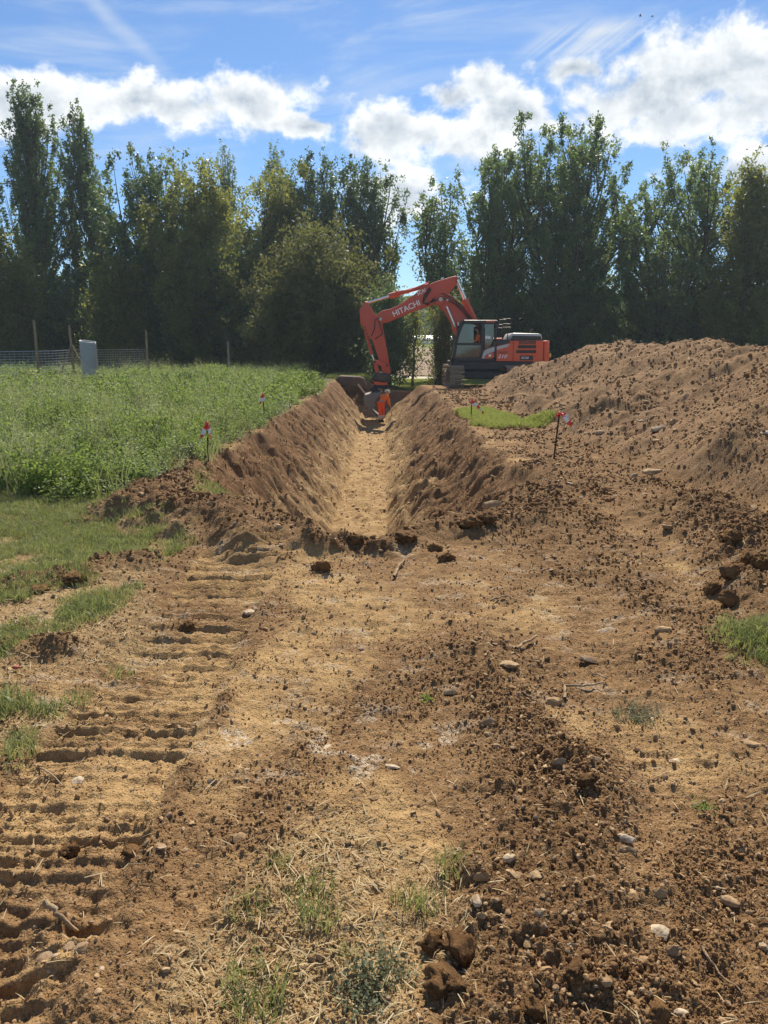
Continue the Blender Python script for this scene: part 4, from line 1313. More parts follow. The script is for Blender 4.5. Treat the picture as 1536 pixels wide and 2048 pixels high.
def build_excavator():
    O = (EX_X, EX_Y, EX_Z)
    root = empty('excavator', O)
    tag(root, 'orange crawler excavator with black cab reaching into the trench', 'excavator')
    # --- tracks
    shoe_me = None
    for tx in (EX_X - 1.195, EX_X + 1.195):
        y0, y1, zc, R = EX_Y - 1.80, EX_Y + 1.80, EX_Z + 0.48, 0.42
        fr = MB()
        fr.box(tx - 0.17, tx + 0.17, y0 + 0.1, y1 - 0.1, zc - 0.22, zc + 0.20, 0.04)
        fr.box(tx - 0.20, tx + 0.20, y0 + 0.5, y1 - 0.5, zc - 0.30, zc - 0.1, 0.03)
        tr = fr.build('track', 'dark_steel', root, O)
        for yy in (y0, y1):
            MB().tube([(tx - 0.12, yy, zc), (tx + 0.12, yy, zc)], 0.39, 22).tube([(tx - 0.22, yy, zc), (tx + 0.22, yy, zc)], 0.16, 14).build('idler_wheel', 'track_steel', tr, O)
        for k in range(8):
            yy = y0 + 0.45 + k * (y1 - y0 - 0.9) / 7
            MB().tube([(tx - 0.19, yy, zc - 0.30), (tx + 0.19, yy, zc - 0.30)], 0.10, 12).build('roller', 'track_steel', tr, O)
        straight, arc = y1 - y0, math.pi * R
        total = 2 * straight + 2 * arc
        n = 50
        if shoe_me is None:
            m = MB()
            m.box(-0.30, 0.30, -0.070, 0.070, 0.0, 0.026, 0.006)
            for gy in (-0.052, 0.0, 0.052):
                m.box(-0.30, 0.30, gy - 0.008, gy + 0.008, 0.028, 0.055, 0)
            m.box(-0.09, -0.05, -0.070, 0.070, -0.05, -0.002, 0); m.box(0.05, 0.09, -0.070, 0.070, -0.05, -0.002, 0)
            shoe_me = bpy.data.meshes.new('track_shoe'); m.bm.to_mesh(shoe_me); m.bm.free()
            shoe_me.materials.append(MATS['track_steel'])
        for k in range(n):
            s = (k + 0.5) * total / n
            if s < straight: p, a = (y0 + s, zc - R), math.pi
            elif s < straight + arc:
                t = (s - straight) / R - math.pi / 2; p, a = (y1 + R * math.cos(t), zc + R * math.sin(t)), t - math.pi / 2
            elif s < 2 * straight + arc: p, a = (y1 - (s - straight - arc), zc + R), 0.0
            else:
                t = math.pi / 2 + (s - 2 * straight - arc) / R; p, a = (y0 + R * math.cos(t), zc + R * math.sin(t)), t - math.pi / 2
            so = bpy.data.objects.new('track_shoe', shoe_me); C.objects.link(so); so.parent = tr
            so.location = (tx - O[0], p[0] - O[1], p[1] - O[2]); so.rotation_euler = (a, 0, 0)
    cb = MB()
    cb.box(EX_X - 1.0, EX_X + 1.0, EX_Y - 1.35, EX_Y - 0.95, EX_Z + 0.38, EX_Z + 0.72, 0.05)
    cb.box(EX_X - 1.0, EX_X + 1.0, EX_Y + 0.95, EX_Y + 1.35, EX_Z + 0.38, EX_Z + 0.72, 0.05)
    cb.box(EX_X - 0.75, EX_X + 0.75, EX_Y - 1.1, EX_Y + 1.1, EX_Z + 0.42, EX_Z + 0.84, 0.05)
    cb.build('car_body', 'black_paint', root, O)
    MB().tube([(EX_X, EX_Y, EX_Z + 0.82), (EX_X, EX_Y, EX_Z + 1.02)], 0.62, 32).build('slew_ring', 'dark_steel', root, O)
    a, b = q2(510, 745), q2(690, 800)
    MB().box(a[0], b[0], 33.95, 34.2, b[1], a[1], 0.02).build('step_box', 'grey_paint', root, O)
    # --- house frame
    yn, yf = 33.66, 36.34
    xl, zt = q2(150, 655); xr, zb = q2(1180, 765)
    xt = EX_X + 2.86
    f = MB()
    f.prism([(xl, zt), (xl, zt - 0.12), (xl + 0.12, zb + 0.12), (xl + 0.5, zb), (xr, zb), (xt - 0.12, zb + 0.2), (xt - 0.12, zt)], yn, yf, 0.03)
    f.box(xl + 0.1, xt - 0.6, yn - 0.03, yn + 0.02, zt - 0.20, zt - 0.08, 0.012)
    f.build('house_frame', 'black_paint', root, O)
    # --- engine side panels and counterweight
    x720, zpt = q2(722, 388); x945, _ = q2(942, 388); x1320, zlow = q2(1322, 662); x1435, zct = q2(1432, 400)
    body = MB()
    body.prism([(x720, zlow), (x720, zpt - 0.02), (x1320 - 0.01, zpt + 0.0), (x1320 - 0.01, zlow)], yn + 0.04, yf - 0.04, 0.03)
    eb = body.build('engine_housing', 'orange_paint', root, O)
    # near side doors, proud of the housing
    MB().prism([(x720 + 0.02, zlow + 0.02), (x945 - 0.012, zlow + 0.02), (x945 - 0.012, zpt - 0.03), (q2(895, 430)[0], q2(895, 430)[1]), (x720 + 0.02, q2(722, 520)[1])], yn, yn + 0.045, 0.012).build('side_door', 'orange_paint', root, O)
    MB().box(x945 + 0.012, x1320 - 0.03, yn - 0.004, yn + 0.045, zlow + 0.02, zpt - 0.03, 0.012).build('side_door', 'orange_paint', root, O)
    s = MB()
    s.prism([q2(724, 512), q2(724, 470), q2(880, 432), q2(893, 436), q2(870, 470)], yn - 0.012, yn - 0.002, 0.003)
    s.build('grey_stripe', 'grey_paint', root, O)
    MB().prism([q2(727, 460), q2(727, 384), q2(895, 384), q2(892, 426), q2(880, 424)], yn - 0.006, yn + 0.04, 0.004).build('black_panel', 'black_paint', root, O)
    # louvres and grilles
    for k in range(14):
        a = q2(1012 + k * 15.6, 392); b = q2(1012 + k * 15.6 + 9, 436)
        MB().box(a[0], b[0], yn - 0.012, yn + 0.0, b[1], a[1], 0).build('vent_slot', 'black_paint', root, O)
    for (u0, v0, u1, v1) in ((1000, 448, 1230, 490), (975, 512, 1230, 552)):
        a, b = q2(u0, v0), q2(u1, v1)
        g = MB().box(a[0], b[0], yn - 0.010, yn + 0.0, b[1], a[1], 0.004).build('grille', 'black_paint', root, O)
        for k in range(5):
            zz = b[1] + (a[1] - b[1]) * (k + 0.5) / 5
            MB().box(a[0] + 0.01, b[0] - 0.01, yn - 0.022, yn - 0.011, zz - 0.006, zz + 0.006, 0).build('slat', 'dark_steel', g, O)
    a, b = q2(1025, 582), q2(1190, 642)
    pl = MB().box(a[0], b[0], yn - 0.016, yn - 0.005, b[1], a[1], 0.004).build('name_plate', 'black_paint', root, O)
    lettering('SCAI', 'plate_lettering', 'white_paint', pl, O, (a[0] + 0.04, yn - 0.020, b[1] + 0.055), 0.135, shear=0.25, width=1.15)
    p = q2(738, 556); lettering('ZAXIS', 'lettering', 'black_paint', root, O, (p[0], yn - 0.008, p[1]), 0.125, shear=0.2, width=1.2)
    p = q2(734, 616); lettering('210', 'lettering', 'white_paint', root, O, (p[0], yn - 0.008, p[1]), 0.21, shear=0.3, width=1.25)
    cw = MB()
    cw.slab([(x1320 + 0.01, yn + 0.02), (x1435 - 0.14, yn + 0.03), (x1435 - 0.02, yn + 0.35), (x1435 + 0.02, EX_Y), (x1435 - 0.02, yf - 0.35), (x1435 - 0.14, yf - 0.03), (x1320 + 0.01, yf - 0.02)], zlow - 0.10, zct + 0.03, 0.07, 3)
    c = cw.build('counterweight', 'orange_paint', root, O)
    a, b = q2(1400, 555), q2(1428, 605)
    MB().box(a[0], b[0] - 0.02, yn + 0.0, yn + 0.12, b[1], a[1], 0.01).build('marker_lamp', 'lamp_amber', c, O)
    # hood
    h0, hb = q2(893, 384), q2(1322, 384)
    MB().prism([(h0[0], h0[1] + 0.003), q2(920, 318), q2(945, 292), q2(1290, 300), q2(1318, 322), (hb[0], hb[1] + 0.003)], yn + 0.22, yf - 0.6, 0.05, 2).build('engine_hood', 'grey_paint', root, O)
    MB().prism([q2(908, 380), q2(938, 328), q2(1300, 334), q2(1312, 380)], yn + 0.20, yn + 0.26, 0.01).build('hood_side', 'black_paint', root, O)
    p = q2(1272, 372); MB().disc(p, 0.05, yn + 0.14, yn + 0.21, 14).build('latch', 'dark_steel', root, O)
    MB().tube([(q2(1195, 285)[0], yn + 0.9, q2(1195, 285)[1]), (q2(1245, 232)[0], yn + 0.9, q2(1245, 232)[1])], 0.022, 8).build('exhaust', 'dark_steel', root, O)
    # deck between cab and hood, far-side tank
    d0, d1 = q2(722, 384), q2(893, 384)
    MB().box(d0[0], d1[0], yn + 0.06, yf - 0.9, d0[1] - 0.3, d0[1] + 0.01, 0.02).build('deck', 'black_paint', root, O)
    MB().box(xl + 0.35, d1[0], yf - 0.85, yf - 0.03, zt, zpt + 0.12, 0.06, 2).build('fuel_tank', 'orange_paint', root, O)
    # guard rails
    rl = MB()
    for (u0, u1, v0, v1) in ((800, 908, 112, 178), (796, 912, 180, 222)):
        a, b, cc, dd = q2(u0, v1, 34.3), q2(u0 + 8, v0, 34.3), q2(u1 - 8, v0, 34.3), q2(u1, v1, 34.3)
        for Y in (34.3, 35.5):
            rl.tube([(a[0], Y, a[1]), (b[0], Y, b[1]), (cc[0], Y, cc[1]), (dd[0], Y, dd[1]), (a[0], Y, a[1])], 0.020, 6)
    a, b = q2(905, 222, 34.3), q2(868, 280, 34.3); rl.tube([(a[0], 34.3, a[1]), (b[0], 34.3, b[1]), (b[0], 34.3, zpt)], 0.020, 6)
    a, b = q2(800, 222, 34.3), q2(800, 300, 34.3); rl.tube([(a[0], 34.3, a[1]), (b[0], 34.3, zpt)], 0.020, 6)
    rl.build('guard_rail', 'dark_steel', root, O)
    # --- cab
    cy0, cy1 = yn - 0.02, yn + 1.0
    def pane(name, pts, y, mat='cab_glass', parent=None):
        return MB().prism(pts, y - 0.006, y + 0.006, 0).build(name, mat, parent or cab, O)
    outer = [q2(150, 652), q2(152, 560), q2(200, 330), q2(262, 170), q2(292, 138), q2(742, 138), q2(752, 160), q2(722, 390), q2(720, 652)]
    def ring(outline, hole_list, y0, y1):
        """A plate with window openings: built as strips between posts."""
    cabm = MB()
    def bar(pa, pb, w, y, dy=0.07):
        a, b = np.array(pa), np.array(pb)
        t = (b - a) / np.linalg.norm(b - a); n = np.array([-t[1], t[0]]) * w / 2
        cabm.prism([tuple(a + n), tuple(b + n), tuple(b - n), tuple(a - n)], y, y + dy, 0.012)
    for Y in (cy0, cy1 - 0.07):
        s = 1.0
        bar(q2(166, 652), q2(214, 330), 0.115, Y); bar(q2(214, 345), q2(296, 150), 0.115, Y)
        bar(q2(285, 155), q2(745, 155), 0.12, Y)
        bar(q2(547, 160), q2(540, 650), 0.115, Y)
        bar(q2(728, 150), q2(705, 400), 0.10, Y); bar(q2(705, 380), q2(705, 652), 0.10, Y)
        bar(q2(215, 436), q2(540, 436), 0.10, Y)
        bar(q2(150, 632), q2(720, 632), 0.14, Y)
        cabm.prism([q2(560, 640), q2(575, 540), q2(640, 500), q2(706, 380), q2(706, 640)], Y + 0.004, Y + 0.066, 0.006)
    for (pa, pb) in ((q2(150, 640), q2(205, 650)), (q2(285, 150), q2(325, 160)), (q2(700, 150), q2(745, 160))):
        cabm.box(min(pa[0], pb[0]), max(pa[0], pb[0]), cy0 + 0.03, cy1 - 0.03, min(pa[1], pb[1]) - 0.02, max(pa[1], pb[1]) + 0.02, 0.01)
    cab = cabm.build('cab', 'black_paint', root, O)
    MB().prism([q2(283, 146), q2(300, 128), q2(735, 130), q2(750, 148)], cy0 - 0.01, cy1 + 0.01, 0.03, 2).build('roof', 'black_paint', cab, O)
    a, b = q2(590, 137), q2(700, 158)
    MB().box(a[0], b[0], cy0 - 0.025, cy0 - 0.012, b[1], a[1], 0.004).build('warning_mark', 'lamp_red', cab, O)
    pane('window_pane', [q2(222, 425), q2(250, 320), q2(305, 178), q2(432, 178), q2(432, 425)], cy0 + 0.03)          # sliding front half
    pane('window_pane', [q2(572, 180), q2(690, 180), q2(684, 375), q2(640, 480), q2(578, 530)], cy0 + 0.03)
    pane('window_pane', [q2(200, 606), q2(222, 450), q2(525, 450), q2(520, 606)], cy0 + 0.03)
    pane('window_pane', [q2(222, 600), q2(250, 320), q2(305, 178), q2(525, 178), q2(525, 600)], cy1 - 0.04)
    pane('window_pane', [q2(572, 180), q2(690, 180), q2(684, 375), q2(640, 480), q2(578, 530)], cy1 - 0.04)
    fw = [q2(160, 625), q2(207, 335), q2(288, 150)]
    fp = MB()
    for i in (0, 1):
        (ax, az), (bx, bz) = fw[i], fw[i + 1]
        fp.prism([(ax, az), (bx, bz), (bx + 0.012, bz), (ax + 0.012, az)], cy0 + 0.08, cy1 - 0.08, 0)
    fp.build('windscreen', 'cab_glass', cab, O)
    a = q2(700, 380); MB().box(a[0], a[0] + 0.03, cy0 + 0.08, cy1 - 0.08, zt, a[1], 0).build('rear_panel', 'black_paint', cab, O)
    MB().box(fw[0][0] + 0.1, a[0], cy0 + 0.08, cy1 - 0.08, zt + 0.0, zt + 0.05, 0).build('cab_floor', 'seat_fabric', cab, O)
    for (u0, v0, u1, v1) in ((582, 330, 606, 368), (612, 336, 644, 370)):
        a, b = q2(u0, v0), q2(u1, v1)
        MB().box(a[0], b[0], cy0 + 0.012, cy0 + 0.020, b[1], a[1], 0).build('sticker', 'white_paint', cab, O)
    st = MB()
    p = q2(470, 470)
    st.prism([(p[0] - 0.30, p[1] - 0.10), (p[0] + 0.22, p[1] - 0.16), (p[0] + 0.24, p[1] + 0.02), (p[0] - 0.28, p[1] + 0.04)], yn + 0.28, yn + 0.76, 0.04, 2)
    st.prism([(p[0] + 0.14, p[1] - 0.05), (p[0] + 0.30, p[1] + 0.62), (p[0] + 0.42, p[1] + 0.60), (p[0] + 0.28, p[1] - 0.08)], yn + 0.30, yn + 0.74, 0.04, 2)
    st.prism([(p[0] + 0.29, p[1] + 0.64), (p[0] + 0.33, p[1] + 0.82), (p[0] + 0.42, p[1] + 0.80), (p[0] + 0.41, p[1] + 0.63)], yn + 0.40, yn + 0.64, 0.03, 2)
    st.build('seat', 'seat_fabric', cab, O)
    MB().prism([q2(300, 470), q2(315, 452), q2(470, 456), q2(480, 520), q2(470, 600), q2(330, 600), q2(270, 560)], yn + 0.12, yn + 0.24, 0.03).build('console', 'seat_fabric', cab, O)
    # grey and orange trim at the cab's rear corner
    MB().prism([q2(532, 622), q2(548, 560), q2(566, 520), q2(620, 494), q2(697, 470), q2(697, 528), q2(610, 562), q2(575, 590), q2(566, 622)], cy0 - 0.014, cy0 - 0.003, 0.003).build('grey_stripe', 'grey_paint', cab, O)
    MB().prism([q2(570, 622), q2(580, 594), q2(614, 566), q2(690, 538), q2(690, 600), q2(655, 622)], cy0 - 0.012, cy0 - 0.003, 0.003).build('orange_trim', 'orange_paint', cab, O)
    a, b = q2(622, 568), q2(652, 596)
    MB().box(a[0], b[0], cy0 - 0.018, cy0 - 0.013, b[1], a[1], 0).build('sticker', 'white_paint', cab, O)
    MB().tube([(q2(215, 330)[0] - 0.05, cy0 - 0.05, q2(215, 420)[1]), (q2(240, 250)[0] - 0.07, cy0 - 0.07, q2(240, 280)[1])], 0.014, 6).build('grab_handle', 'dark_steel', cab, O)
    p = q2(250, 195); MB().box(p[0] - 0.09, p[0] - 0.02, cy0 - 0.02, cy0 + 0.14, p[1] - 0.02, p[1] + 0.13, 0.02).build('work_lamp', 'grey_paint', cab, O)
    # --- boom
    w = 0.29
    base = [q1(*p) for p in ((650, 258), (672, 236), (735, 232), (800, 282), (850, 345), (895, 410), (950, 520), (985, 620), (945, 660), (880, 610), (800, 520), (770, 450), (722, 368), (668, 305))]
    bm_ = MB().prism(base, EX_Y - w, EX_Y + w, 0.03, 2)
    bm_.prism([q1(640, 262), q1(668, 240), q1(700, 236), q1(716, 262), q1(706, 292), q1(676, 312), q1(652, 300)], EX_Y - w - 0.05, EX_Y + w + 0.05, 0.015)
    boom = bm_.build('boom', 'boom_paint', root, O)
    for (u, v, rr) in ((683, 272, 0.085), (728, 276, 0.05), (722, 320, 0.10)):
        MB().disc(q1(u, v), rr, EX_Y - w - 0.12, EX_Y + w + 0.12).build('pin', 'boom_paint' if rr > 0.09 else 'grey_paint', boom, O)
    up = [q1(*p) for p in ((804, 118), (792, 111), (765, 116), (650, 150), (565, 188), (505, 238), (400, 310), (335, 338), (290, 346), (258, 368), (240, 398), (258, 424), (292, 434), (335, 424), (480, 360), (580, 326), (640, 306), (672, 296), (712, 262), (745, 226), (800, 158))]
    ub = MB().prism(up, EX_Y - 0.25, EX_Y + 0.25, 0.03, 2).build('upper_boom', 'boom_paint', root, O)
    MB().disc(q1(277, 405), 0.065, EX_Y - 0.36, EX_Y + 0.36).build('pin', 'grey_paint', ub, O)
    MB().disc(q1(792, 128), 0.06, EX_Y - 0.34, EX_Y + 0.34).build('pin', 'boom_paint', ub, O)
    a, b = np.array(q1(366, 390)), np.array(q1(548, 308))
    ang = math.atan2(b[1] - a[1], b[0] - a[0])
    le = lettering('HITACHI', 'lettering', 'white_paint', ub, O, (a[0], EX_Y - 0.258, a[1]), 0.335, ang)
    ln = max(v.co.x * math.cos(ang) + v.co.z * math.sin(ang) for v in le.data.vertices) - ((a[0] - O[0]) * math.cos(ang) + (a[1] - O[2]) * math.sin(ang))
    k = np.linalg.norm(b - a) / ln
    pv = Vector((a[0] - O[0], 0, a[1] - O[2]))
    le.data.transform(Matrix.Translation(pv) @ Matrix.Rotation(-ang, 4, 'Y') @ Matrix.Diagonal((k, 1, 1, 1)) @ Matrix.Rotation(ang, 4, 'Y') @ Matrix.Translation(-pv))
    a = q1(528, 248); lettering('SCAI', 'lettering', 'white_paint', ub, O, (a[0], EX_Y - 0.258, a[1]), 0.20, ang * 1.25, shear=0.2)
    # hoses along the boom
    for k, (dv, off) in enumerate(((0, 0.0), (16, 0.03), (32, 0.05))):
        pts = [(610 + 4 * k, 188 + dv * 0.5), (572, 246 + dv), (562, 284 + dv * 0.5), (592, 312 - dv * 0.4), (640, 262 + dv * 0.7), (700, 232 + dv), (780, 272 + dv), (850, 340 + dv), (895, 408 + dv)]
        MB().tube([(q1(*p)[0], EX_Y - 0.30 - off, q1(*p)[1]) for p in pts], 0.022, 6).build('hose', 'hose_rubber', ub, O)
    # positioning cylinders on top (pair), lift cylinders below (pair)
    for sgn in (-1, 1):
        Y = EX_Y + sgn * 0.30 if sgn < 0 else EX_Y + 0.30
        def P(u, v): return (q1(u, v)[0], Y, q1(u, v)[1])
        cyl = MB().tube([P(858, 285), P(918, 415), P(950, 500)], 0.10, 14).tube([P(850, 270), P(862, 296)], 0.125, 14).build('boom_cylinder', 'boom_paint', root, O)
        MB().tube([P(797, 140), P(858, 285)], 0.055, 12).build('rod', 'chrome', cyl, O)
        Y = EX_Y + sgn * 0.44
        lc = MB().tube([P(780, 458), P(812, 560), P(835, 640)], 0.085, 14).build('lift_cylinder', 'boom_paint', root, O)
        MB().tube([P(722, 322), P(780, 458)], 0.048, 12).build('rod', 'chrome', lc, O)
    # arm cylinder
    def P0(u, v, Y=EX_Y): return (q1(u, v)[0], Y, q1(u, v)[1])
    ac = MB().tube([P0(605, 172), P0(350, 244)], 0.085, 14).tube([P0(400, 230), P0(336, 247)], 0.12, 14).tube([P0(610, 150, EX_Y - 0.10), P0(480, 205, EX_Y - 0.12), P0(380, 216, EX_Y - 0.10)], 0.022, 6).build('arm_cylinder', 'boom_paint', root, O)
    MB().tube([P0(340, 246), P0(182, 294)], 0.052, 12).build('rod', 'chrome', ac, O)
    # stick
    st = [q1(*p) for p in ((168, 284), (192, 288), (206, 312), (238, 372), (262, 396), (290, 438), (302, 510), (322, 620), (348, 772), (294, 772), (272, 700), (222, 548), (192, 522), (152, 446), (140, 440), (133, 345))]
    stick = MB().prism(st, EX_Y - 0.19, EX_Y + 0.19, 0.025, 2).build('stick', 'boom_paint', root, O)
    MB().tube([P0(270, 398, EX_Y - 0.34), P0(240, 410, EX_Y - 0.36), P0(236, 470, EX_Y - 0.24), P0(215, 520, EX_Y - 0.22)], 0.022, 6).build('hose', 'hose_rubber', stick, O)
    MB().tube([P0(268, 420, EX_Y - 0.28), P0(285, 480, EX_Y - 0.24), P0(292, 505, EX_Y - 0.22), P0(240, 540, EX_Y - 0.22)], 0.022, 6).build('hose', 'hose_rubber', stick, O)
    for k in range(9):
        MB().box(q1(172 + 7 * k, 462 + 21 * k)[0] - 0.03, q1(172 + 7 * k, 462 + 21 * k)[0] + 0.03, EX_Y - 0.22, EX_Y - 0.18, q1(172, 462 + 21 * k)[1] - 0.02, q1(172, 462 + 21 * k)[1] + 0.02, 0.006).build('hose_clamp', 'dark_steel', stick, O)
    bc = MB().tube([P0(166, 452), P0(218, 645)], 0.075, 14).build('bucket_cylinder', 'boom_paint', root, O)
    MB().tube([P0(216, 640), P0(234, 690)], 0.045, 12).build('rod', 'chrome', bc, O)
    lk = MB()
    for sg in (-1, 1):
        Y = EX_Y + sg * 0.24
        lk.prism([q1(225, 688), q1(240, 680), q1(325, 706), q1(332, 722), q1(318, 730), q1(232, 708)], Y - 0.03, Y + 0.03, 0.01)
    lk.prism([q1(228, 695), q1(250, 690), q1(272, 770), q1(240, 772)], EX_Y - 0.17, EX_Y + 0.17, 0.02)
    lk.build('bucket_link', 'boom_paint', root, O)
    for (u, v) in ((238, 695), (322, 718)):
        MB().disc(q1(u, v), 0.05, EX_Y - 0.3, EX_Y + 0.3).build('pin', 'dark_steel', root, O)
    # quick coupler and tilt head
    cp = MB().prism([q1(215, 802), q1(235, 776), q1(262, 763), q1(340, 776), q1(354, 800), q1(345, 828), q1(300, 835), q1(222, 822)], EX_Y - 0.30, EX_Y + 0.30, 0.03, 2).build('coupler', 'dark_steel', root, O)
    MB().prism([q1(228, 826), q1(325, 834), q1(322, 854), q1(235, 852)], EX_Y - 0.26, EX_Y + 0.26, 0.02).build('tilt_head', 'orange_paint', cp, O)
    tl = MB().prism([q1(222, 853), q1(325, 853), q1(326, 872), q1(226, 872)], EX_Y - 0.22, EX_Y + 0.22, 0.015)
    tl.prism([q1(200, 892), q1(212, 868), q1(255, 872), q1(258, 900)], EX_Y - 0.28, EX_Y - 0.2, 0.01).prism([q1(200, 892), q1(212, 868), q1(255, 872), q1(258, 900)], EX_Y + 0.2, EX_Y + 0.28, 0.01)
    for u in (236, 252, 268, 284, 300, 316):
        tl.tube([P0(u, 850, EX_Y - 0.24), P0(u - 8, 872, EX_Y - 0.36), P0(u - 2, 892, EX_Y - 0.26)], 0.016, 6)
    tl.disc(q1(318, 884), 0.085, EX_Y - 0.34, EX_Y + 0.34, 16)
    tl.build('tilt_bracket', 'black_paint', cp, O)
    # bucket: curved back shell, two cheek plates with hollowed front edge, cutting lip
    prof = [(608, 806), (480, 812), (390, 832), (290, 856), (264, 900), (262, 960), (280, 1030), (330, 1085), (400, 1145), (470, 1210), (548, 1268)]
    cheek = prof[:9] + [(428, 1160), (440, 1080), (470, 1000), (528, 912), (604, 866)]
    y0, y1 = EX_Y - 0.72, EX_Y + 0.62
    sh = MB()
    pr = [np.array(q3(*p)) for p in prof]
    cen = np.array(q3(560, 1000))
    for i in range(len(pr) - 1):
        a, b = pr[i], pr[i + 1]
        ia, ib = a + (cen - a) * 0.045, b + (cen - b) * 0.045
        sh.prism([tuple(a), tuple(b), tuple(ib), tuple(ia)], y0, y1, 0)
    bk = sh.build('bucket', 'bucket_steel', root, O)
    for Y in (y0 - 0.028, y1 + 0.002):
        MB().prism([q3(*p) for p in cheek], Y, Y + 0.026, 0.005).build('cheek_plate', 'bucket_steel', bk, O)
    a, b = np.array(q3(500, 1232)), np.array(q3(580, 1300))
    n = np.array([-(b - a)[1], (b - a)[0]]); n = n / np.linalg.norm(n) * 0.02
    MB().prism([tuple(a + n), tuple(b), tuple(b - n * 0.4), tuple(a - n)], y0 - 0.05, y1 + 0.05, 0.004).build('cutting_edge', 'dark_steel', bk, O)
    for sg in (-1, 1):
        MB().prism([q3(400, 830), q3(430, 780), q3(560, 770), q3(600, 812), q3(480, 814)], EX_Y + sg * 0.2 - 0.02, EX_Y + sg * 0.2 + 0.02, 0.006).build('bucket_ear', 'dark_steel', bk, O)


build_excavator()


# ------------------------------------------------------------------ people
def skin_mesh(name, verts, edges, radii, sub=2):
    """Skin-modifier body, applied. radii: one number or (a, b) per vertex."""
    me = bpy.data.meshes.new(name)
    me.from_pydata(verts, edges, [])
    o = bpy.data.objects.new(name, me); C.objects.link(o)
    o.modifiers.new('skin', 'SKIN')
    sv = me.skin_vertices[0].data if me.skin_vertices else None
    if sv is None:
        bpy.context.view_layer.objects.active = o
        bpy.context.view_layer.update()
        bm = bmesh.new(); bm.from_mesh(me); bm.verts.layers.skin.verify(); bm.to_mesh(me); bm.free()
        sv = me.skin_vertices[0].data
    for i, r in enumerate(radii):
        sv[i].radius = r if isinstance(r, tuple) else (r, r)
        sv[i].use_root = (i == 0)
    sd = o.modifiers.new('sub', 'SUBSURF'); sd.levels = sub; sd.render_levels = sub
    bpy.context.view_layer.update()
    out = bpy.data.meshes.new_from_object(o.evaluated_get(bpy.context.evaluated_depsgraph_get()))
    bpy.data.objects.remove(o)
    out.name = name
    out.polygons.foreach_set('use_smooth', [True] * len(out.polygons))
    return out


def chain(pts):
    return pts, [(i, i + 1) for i in range(len(pts) - 1)]


def hand(name, wrist, fdir, side, curl, parent_mesh_list, scale=1.0):
    """Palm with four fingers and a thumb, as skinned chains joined to one mesh."""
    f = Vector(fdir).normalized(); s = Vector(side).normalized(); c = Vector(curl).normalized()
    w = Vector(wrist)
    V, E, R = [tuple(w), tuple(w + f * 0.05 * scale), tuple(w + f * 0.085 * scale)], [(0, 1), (1, 2)], [(0.024, 0.02), (0.036, 0.017), (0.036, 0.015)]
    for k, (o, l) in enumerate(((-0.03, 0.068), (-0.010, 0.078), (0.011, 0.072), (0.031, 0.056))):
        b = w + f * 0.088 * scale + s * o * scale
        i = len(V)
        V += [tuple(b), tuple(b + (f * 0.5 + c * 0.35) * l * scale), tuple(b + (f * 0.6 + c * 0.85) * l * scale)]
        E += [(2, i), (i, i + 1), (i + 1, i + 2)]; R += [0.0095, 0.0085, 0.0075]
    b = w + f * 0.035 * scale - s * 0.034 * scale
    i = len(V)
    V += [tuple(b), tuple(b - s * 0.028 * scale + f * 0.03 * scale + c * 0.02 * scale), tuple(b - s * 0.03 * scale + f * 0.055 * scale + c * 0.045 * scale)]
    E += [(1, i), (i, i + 1), (i + 1, i + 2)]; R += [0.012, 0.010, 0.008]
    return V, E, R


def head_mesh(name, c, fwd, up, h=0.225):
    """Head with nose, brow, chin and ears, looking along fwd."""
    v, f = ICO[3]
    v = v.copy()
    z = v[:, 2]; y = v[:, 1]; x = v[:, 0]
    out = v * np.array([0.33, 0.42, 0.5]) * h
    front = np.clip(y, 0, 1)
    out[:, 0] *= np.where(z < -0.3, 1 - 0.35 * np.clip(-z - 0.3, 0, 1), 1)
    out[:, 1] += h * 0.10 * np.exp(-((x / 0.16) ** 2) - ((z + 0.12) / 0.2) ** 2) * (y > 0.3)       # nose
    out[:, 1] -= h * 0.035 * (np.exp(-(((np.abs(x) - 0.35) / 0.16) ** 2) - ((z - 0.05) / 0.12) ** 2)) * (y > 0.3)   # eye hollows
    out[:, 1] -= h * 0.02 * np.exp(-((x / 0.3) ** 2) - ((z + 0.48) / 0.05) ** 2) * (y > 0.3)      # mouth line
    out[:, 0] += np.sign(x) * h * 0.07 * np.exp(-((y + 0.05) / 0.14) ** 2 - ((z + 0.05) / 0.2) ** 2) * (np.abs(x) > 0.7)   # ears
    F, U = Vector(fwd).normalized(), Vector(up).normalized()
    R = F.cross(U).normalized(); U = R.cross(F)
    Mx = np.array([R[:], F[:], U[:]])
    return out @ Mx + np.array(c), f


def join_mesh(name, parts):
    bm = bmesh.new()
    for me in parts:
        bm.from_mesh(me)
    out = bpy.data.meshes.new(name); bm.to_mesh(out); bm.free()
    out.polygons.foreach_set('use_smooth', [True] * len(out.polygons))
    return out


def cap_mesh(name, c, up, r=0.135):
    """Shell of a safety helmet with a short brim."""
    v, f = ICO[2]
    U = Vector(up).normalized(); A = U.orthogonal().normalized(); B = U.cross(A)
    o = v.copy(); o[:, 2] = np.maximum(o[:, 2], -0.12)
    flat = o[:, 2] <= -0.1
    o[flat, :2] *= 1.12
    o = o * np.array([r, r, r * 0.95])
    return fast_mesh(name, o @ np.array([A[:], B[:], U[:]]) + np.array(c), f)


